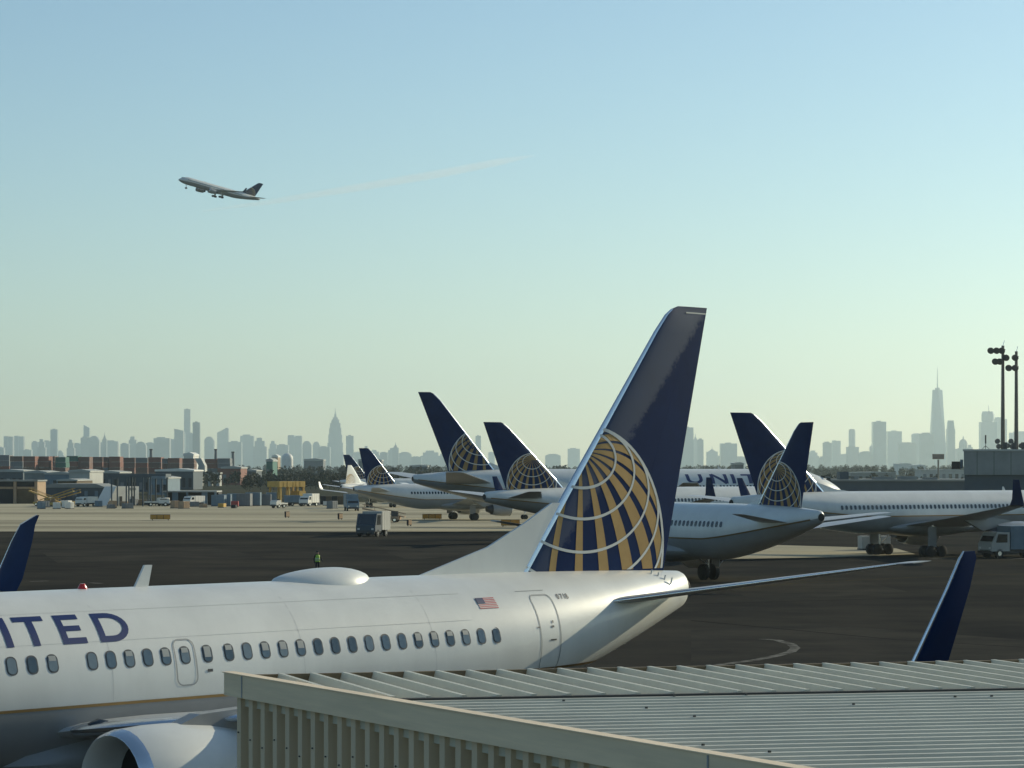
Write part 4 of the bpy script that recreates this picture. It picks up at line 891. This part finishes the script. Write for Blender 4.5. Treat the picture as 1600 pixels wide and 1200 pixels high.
# person on the asphalt, walking
def person(label, px, Y, rz):
    o = tag(empty('person', (lx(px, Y), Y, 0), (0, 0, R(rz))), label, 'person')
    J = {'pel': (0, 0, .96, .15), 'sp': (0, .01, 1.15, .145), 'ch': (0, .02, 1.36, .165), 'nk': (0, .02, 1.50, .06), 'hd': (0, .045, 1.62, .095), 'tp': (0, .03, 1.73, .085),
         'lh': (.10, 0, .92, .10), 'lk': (.12, .10, .50, .07), 'la': (.12, .04, .09, .05), 'lt': (.13, .20, .04, .04), 'rh': (-.10, 0, .92, .10), 'rk': (-.12, -.02, .50, .07), 'ra': (-.12, -.16, .10, .05), 'rt': (-.13, 0, .04, .04),
         'ls': (.20, .02, 1.40, .07), 'le': (.26, -.04, 1.13, .052), 'lw': (.27, .10, .92, .04), 'lf': (.27, .15, .82, .035), 'rs': (-.20, .02, 1.40, .07), 're': (-.30, .03, 1.15, .052), 'rw': (-.32, .22, 1.02, .04), 'rf': (-.32, .30, 1.0, .035)}
    E_ = ['pel sp', 'sp ch', 'ch nk', 'nk hd', 'hd tp', 'pel lh', 'lh lk', 'lk la', 'la lt', 'pel rh', 'rh rk', 'rk ra', 'ra rt', 'ch ls', 'ls le', 'le lw', 'lw lf', 'ch rs', 'rs re', 're rw', 'rw rf']
    ks = list(J); me = D.meshes.new('body'); me.from_pydata([J[k][:3] for k in ks], [tuple(ks.index(a) for a in e.split()) for e in E_], [])
    b = link('body', me, o); b.modifiers.new('skin', 'SKIN'); sk = me.skin_vertices[0].data
    for i, k in enumerate(ks): sk[i].radius = (J[k][3],) * 2; sk[i].use_root = (k == 'pel')
    b.modifiers.new('sub', 'SUBSURF').levels = 2; b.modifiers['sub'].render_levels = 2; me.materials.append(M['cloth_dark'])
    MB().loft([[(rx * math.cos(2 * math.pi * j / 16), .015 + ry * math.sin(2 * math.pi * j / 16), z) for j in range(16)] for rx, ry, z in ((.19, .175, .93), (.19, .18, 1.1), (.205, .185, 1.32), (.18, .15, 1.43), (.09, .09, 1.49))]).build('vest', 'hi_vis', o, True)
    for z in (1.05, 1.18): MB().loft([[(.199 * math.cos(2 * math.pi * j / 16), .015 + .187 * math.sin(2 * math.pi * j / 16), zz) for j in range(16)] for zz in (z, z + .045)]).build('reflective_band', 'line_white', o, True)
    n = 12; MB().loft([[(.098 * k * math.cos(2 * math.pi * j / n), .047 + .105 * k * math.sin(2 * math.pi * j / n), z) for j in range(n)] for k, z in ((.8, 1.53), (1, 1.58), (1, 1.64), (.95, 1.67))]).build('face', 'skin', o, True)
    MB().loft([[(.112 * k * math.cos(2 * math.pi * j / n), .04 + .118 * k * math.sin(2 * math.pi * j / n), z) for j in range(n)] for k, z in ((1, 1.66), (1, 1.70), (.8, 1.76), (.35, 1.79))]).build('cap', 'cloth_dark', o, True)
    MB().box(-.012, .012, .145, .17, 1.585, 1.615).build('nose', 'skin', o)
    return o
person('person in a yellow-green vest standing on the asphalt behind the white radome', 496, 203, 200)

# ------------------------------------------------------------------ right-hand building and floodlight masts
Y = 400; o = thing('concourse', 'plain grey flat-roofed concourse block at the right edge below the masts', 'building', 1506, Y, -11)
s = Y / F; h = lz(705, Y)
MB().box(0, 260 * s, 0, 28, lz(742, Y), h).build('upper_wall', 'shed_grey', o); MB().box(1 * s, 260 * s, .8, 28, 0, lz(742, Y) - .01).build('lower_wall', 'steel_blue', o)
MB().box(-.15, 260 * s, -.15, 28.2, h + .01, h + .3).build('parapet', 'roof_pale', o)
for x in (20, 46, 72): MB().box(x * s, x * s + .08, -.03, -.002, lz(742, Y), h - .05).build('joint', 'sealant_and_shade', o)
MB().box(-19 * s, -6 * s, .5, 5, lz(733, Y), lz(721, Y)).build('jet_bridge_head', 'door_dark', o); MB().box(-6.1 * s, -.2, 1, 4.5, lz(732, Y), lz(718, Y)).build('jet_bridge_neck', 'panel_blue', o)
for x in (60, 74, 88): MB().box(x * s, (x + 6) * s, 6, 8, h + .3, h + 1.4).build('roof_unit', 'dark_metal', o)
an = MB().tube([(33 * s, 4, h), (33 * s, 4, h + 1.4)], .05, 6); an.tube([(33 * s, 4, h + 1.2), (33 * s, 4, h + 2.5)], .12, 8)
for dx in (-1, 1): an.tube([(33 * s + dx * .9, 4, h), (33 * s, 4, h + .85)], .04, 6)
an.build('antenna', 'dark_metal', o)
def mast(label, px, ytop, lamps, Y=434):
    o = thing('floodlight_mast', label, 'light mast', px, Y, 0, 'floodlight masts'); s = Y / F
    MB().tube([(0, 0, 0), (0, 0, lz(702, Y)), (0, 0, lz(ytop + 8, Y))], [.42, .36, .24], 12).build('pole', 'mast_steel', o, True)
    MB().tube([(0, 0, lz(ytop + 8, Y)), (.25, 0, lz(ytop, Y))], .05, 6).build('lightning_rod', 'bare_metal', o)
    for y in sorted({l[1] for l in lamps}):
        xs = [l[0] for l in lamps if l[1] == y] + [px]; MB().box((min(xs) - px) * s - .1, (max(xs) - px) * s + .4, -.08, .08, lz(y, Y) - .06, lz(y, Y) + .06).build('cross_arm', 'mast_steel', o)
    for x, y in lamps:
        a = Vector(((x - px) * s, -.1, lz(y, Y))); d = Vector((-.35, -.85, -.4)).normalized()
        l = MB().tube([a, a + d * .35, a + d * .62], [.22, .48, .58], 14).build('lamp', 'mast_steel', o, True)
        MB().tube([a + d * .63, a + d * .65], .52, 14).build('lens', 'window_frame', l)
    for k, (dx, z) in enumerate(((-.9, 690), (-.7, 698), (.8, 697))):
        b = Vector((dx, -.2, lz(z, Y))); MB().tube([(0, 0, b.z), (b.x, b.y, b.z)], .05, 6).tube([b + Vector((0, -.1, 0)), b + Vector((-.1, -.35, .05))], [.15, .45], 12).build('dish', 'mast_steel', o, True)
mast('left floodlight mast with six round lamps at the right edge', 1567, 532, [(1549, 546), (1558, 546), (1566, 546), (1573, 557), (1556, 563), (1563, 563)])
mast('right floodlight mast with three round lamps at the right edge', 1588, 541, [(1587, 557), (1577, 573), (1587, 573)])
Y = 520; o = thing('low_terminal', 'long dark low terminal roofline behind the long airplane', 'building', 1262, Y); s = Y / F
MB().box(0, 300 * s, 0, 30, 0, lz(752, Y)).build('wall', 'steel_blue', o); MB().box(-.4, 300 * s, -.5, 30.5, lz(752, Y), lz(749, Y)).build('roof', 'shed_grey', o)
for x in range(10, 250, 22): MB().box(x * s, (x + 12) * s, -.06, -.002, 1.0, 3.2).build('window', 'window_dark', o)
for x, w, yt in ((54, 14, 737), (30, 10, 745), (76, 8, 744), (110, 30, 745), (150, 26, 744), (190, 18, 746)): MB().box(x * s, (x + w) * s, 4, 9, lz(748.8, Y), lz(yt, Y)).build('roof_unit', 'shed_grey' if x != 54 else 'steel_blue', o)

# ------------------------------------------------------------------ far belt: container yard, warehouses, trees, billboard
rnd = random.Random(11); cols = ['rust_brown', 'rust_red', 'box_grey', 'rust_brown', 'rust_brown', 'rust_red', 'rust_brown', 'box_teal', 'rust_red', 'rust_brown', 'rust_red', 'rust_brown', 'rust_red', 'rust_brown', 'rust_red', 'rust_red', 'box_grey', 'rust_red']
x = -14.0; i = 0; Y0 = 1400
CM = {}
for c in ('rust_brown', 'rust_red', 'box_grey', 'box_teal'):
    mb = MB().box(-.5, .5, -.5, .5, 0, .97)
    for k in range(6): mb.box(-.46 + .16 * k, -.39 + .16 * k, -.508, -.5005, .06, .9)
    CM[c] = mb.mesh('container', c)
while x < 345:
    w = rnd.uniform(17, 25) if i % 5 else 9; Y = Y0 + rnd.uniform(-30, 60); n = 5 if x < 250 else 5
    top = 711.5 + 5 * max(0, x) / 345 + rnd.uniform(-.8, 1.2); hh = lz(top, Y) / n
    if 302 < x + w / 2 < 318: x += 16; continue
    o = thing('container_stack', 'rusty container stack, %s from the left in the far yard' % ordinal(i + 1), 'container stack', x + w / 2, Y, 0, 'container stacks in the far yard')
    for k in range(n):
        c = cols[(i + (k // 3)) % len(cols)] if rnd.random() < .8 else rnd.choice(cols)
        q = link('container', CM[c], o, (rnd.uniform(-.12, .12), 0, k * hh)); q.scale = ((w - 1.2) / F * Y, 12, hh)
    x += w; i += 1
def hall(label, x0, x1, yt, Y, m, roof='roof_pale', depth=40, n=6):
    s = Y / F; w = (x1 - x0) * s; h = lz(yt, Y)
    o = thing('warehouse', label, 'building', (x0 + x1) / 2, Y, 0, 'low buildings beyond the airfield')
    MB().box(-w / 2, w / 2, 0, depth, 0, h * .86).build('wall', m, o)
    MB().prism([(-w / 2 - .3, h * .861), (w / 2 + .3, h * .861), (w / 2 + .3, h * .93), (w * .1, h), (-w / 2 - .3, h * .95)], -.4, depth + .4).build('roof', roof, o)
    for k in range(n):
        a = -w / 2 + w * (k + .25) / n; MB().box(a, a + w / n * .5, -.12, -.004, h * .12, h * .55).build('bay_door', 'door_dark' if k % 3 else 'box_grey', o)
HL = [(-20, 36, 733, 1000, 'steel_blue', 'dull blue hall at the far left under the container yard'), (38, 72, 735, 950, 'shed_grey', 'greenish pale-roofed hall below the container yard at left'), (70, 112, 737, 930, 'panel_blue', 'blue hall left of the beige gabled hall'),
      (108, 140, 733, 900, 'roof_pale', 'beige gabled hall in the middle of the left yard'), (138, 186, 735, 960, 'steel_blue', 'dark blue hall right of the beige gabled hall'), (90, 120, 748, 800, 'door_brown', 'small brown shed below the beige gabled hall'),
      (186, 245, 742, 900, 'steel_blue', 'dark hall behind the steel canopy'), (243, 302, 732, 980, 'steel_blue', 'hall with bright white roof edge under the green containers'), (232, 262, 744, 800, 'panel_blue', 'hall with light blue front behind the canopy posts'),
      (346, 376, 728, 1250, 'rust_red', 'reddish hall at the right end of the container yard'), (375, 400, 733, 1300, 'steel_blue', 'dark low hall right of the reddish hall'), (416, 426, 716, 1500, 'box_teal', 'green square tower block above the tree line'),
      (287, 302, 706.5, 1700, 'shed_white', 'white block above the container yard near the dark tower'), (425, 434, 710, 2600, 'brick_tan', 'tan far building beside the white dome'), (475, 505, 716, 2400, 'box_grey', 'grey wide far building left of the masted skyscraper'),
      (560, 596, 716, 1900, 'box_grey', 'grey far building behind the short navy tail'), (640, 668, 726, 2000, 'steel_blue', 'dark far hall left of the tallest navy tail'), (1402, 1424, 723.5, 3000, 'shed_white', 'white far hall below the right skyline'),
      (1426, 1446, 726, 2800, 'shed_white', 'second white far hall right of the first below the skyline'), (1440, 1510, 733, 1800, 'roof_pale', 'pale long far hall beside the concourse block'), (1330, 1400, 737, 1500, 'shed_grey', 'long grey far hall behind the long airplane'),
      (1148, 1162, 722, 1700, 'steel_blue', 'small dark far building left of the leaning navy tail')]
for x0, x1, yt, Y, m, lb in HL: hall(lb, x0, x1, yt, Y, m, 'shed_white' if 'white' in lb else 'roof_pale', 30, max(2, int((x1 - x0) / 9)))
# concrete ramp structure in the yard
Y = 1180; o = thing('concrete_ramp', 'pale concrete ramp tower on thick piers in the container yard', 'ramp', 318, Y); s = Y / F
MB().prism([(-16 * s, lz(738, Y)), (2 * s, lz(738, Y)), (2 * s, lz(728, Y)), (-4 * s, lz(716, Y)), (-14 * s, lz(716, Y)), (-8 * s, lz(727, Y)), (-9 * s, lz(733, Y))], 0, 9).build('ramp', 'roof_pale', o)
MB().box(-24 * s, 26 * s, -.5, 9.5, lz(740.5, Y), lz(738, Y) - .02).build('deck', 'roof_pale', o)
for x in (-22, -9, 6, 20): MB().box(x * s, (x + 5) * s, 0, 9, 0, lz(740.5, Y)).build('pier', 'roof_pale', o)
Y = 2500; o = thing('storage_dome', 'tiny white dome above the trees left of centre', 'dome', 449, Y); r = 5.5
MB().loft([[(r * math.cos(a) * math.cos(2 * math.pi * j / 16), r * math.cos(a) * math.sin(2 * math.pi * j / 16), max(0, lz(717, Y)) + r * math.sin(a)) for j in range(16)] for a in [R(k * 14) for k in range(7)]]).build('cap', 'shed_white', o, True)
MB().tube([(0, 0, 0), (0, 0, lz(717, Y))], r, 16).build('drum', 'shed_white', o, True)
for px, yt, lb in ((337, 702, 'thin dark chimney right of the dark tower'), (364, 706, 'dark chimney right of the thin chimney'), (236, 702, 'slim chimney above the middle of the container yard')):
    Y = 1600; o = thing('chimney', lb, 'chimney', px, Y, 0, 'chimneys beyond the yard'); MB().tube([(0, 0, 0), (0, 0, lz(yt, Y))], [1.2, .8], 10).build('stack', 'box_grey', o, True); MB().tube([(0, 0, lz(yt, Y) - .6), (0, 0, lz(yt, Y) + .2)], 1.0, 10).build('rim', 'dark_metal', o)
Y = 1500; o = thing('billboard', 'dark rectangular billboard on one post left of the concourse block', 'billboard', 1466, Y); s = Y / F
MB().tube([(0, 0, 0), (0, 0, lz(718, Y))], .5, 10).build('post', 'mast_steel', o); MB().box(-9 * s, 9 * s, -.5, .5, lz(717.5, Y), lz(710, Y)).build('board', 'rust_brown', o); MB().box(-9.4 * s, 9.4 * s, -.3, .3, lz(710, Y), lz(709.4, Y)).build('frame', 'mast_steel', o)
# far woods, read as one mass
def wood(name, label, spans, seed, dens):
    r_ = random.Random(seed); mb = MB()
    for x0, x1, yt, Y in spans:
        X0, X1 = lx(x0, Y), lx(x1, Y); hm = max(3.0, lz(yt, Y)); xx = X0
        while xx < X1:
            H = hm * r_.uniform(.62, 1.08); cr = H * r_.uniform(.28, .5); yy = Y + r_.uniform(-30, 60)
            mb.tube([(xx, yy, 0), (xx, yy, H * .6)], [H * .03, H * .012], 4)
            for k in range(dens):
                u = Vector((r_.gauss(0, 1), r_.gauss(0, 1), r_.gauss(0, 1))).normalized() * r_.random() ** .4
                c = Vector((xx + u.x * cr, yy + u.y * cr, H * .58 + u.z * H * .42)); q = H * r_.uniform(.06, .13)
                v = [c + Vector((r_.uniform(-q, q), r_.uniform(-q, q), r_.uniform(-q, q))) for _ in range(4)]
                mb.add(v, [(0, 1, 2), (0, 2, 3)])
            xx += cr * r_.uniform(.7, 1.3)
    o = mb.build(name, 'leaf_dark'); o['kind'] = 'stuff'; o['label'] = label; o['category'] = 'trees'
wood('far_woods', 'dark belt of far trees below the skyline', [(340, 720, 728, 1650), (330, 560, 736, 1150), (380, 700, 741, 950), (-40, 300, 742, 1080), (770, 900, 727, 1900), (1040, 1200, 728, 1900), (1255, 1520, 729, 2200), (1250, 1500, 741, 1000), (-60, 1660, 726.5, 3600)], 5, 150)

# ------------------------------------------------------------------ air: haze box and old vapour trail
def volume(name, col, dens, aniso=0.0):
    m = D.materials.new(name); m.use_nodes = True; n = m.node_tree.nodes; n.remove(n['Principled BSDF'])
    v = n.new('ShaderNodeVolumePrincipled'); v.inputs['Color'].default_value = (*col, 1); v.inputs['Density'].default_value = dens; v.inputs['Anisotropy'].default_value = aniso
    m.node_tree.links.new(v.outputs[0], n['Material Output'].inputs['Volume']); return m
M['haze'] = volume('haze', (0.82, 0.98, 1.0), 5.6e-5, 0.6)
hz = MB().box(-25000, 25000, -2500, 18700, -1.0, 640).build('haze', 'haze'); hz['kind'] = 'stuff'
M['vapour'] = volume('vapour', (1, 1, 1), 4.5e-3, 0.6)
Y = 30000; pts = [at(px, py, Y) for px, py in ((315, 330), (420, 316), (560, 293), (690, 271), (780, 253), (835, 243))]
MB().tube(pts, [14, 34, 48, 52, 46, 12], 10).build('vapour_trail', 'vapour', None, True)
tag(D.objects['vapour_trail'], 'faint pale vapour trail rising to the right in the sky', 'vapour trail')
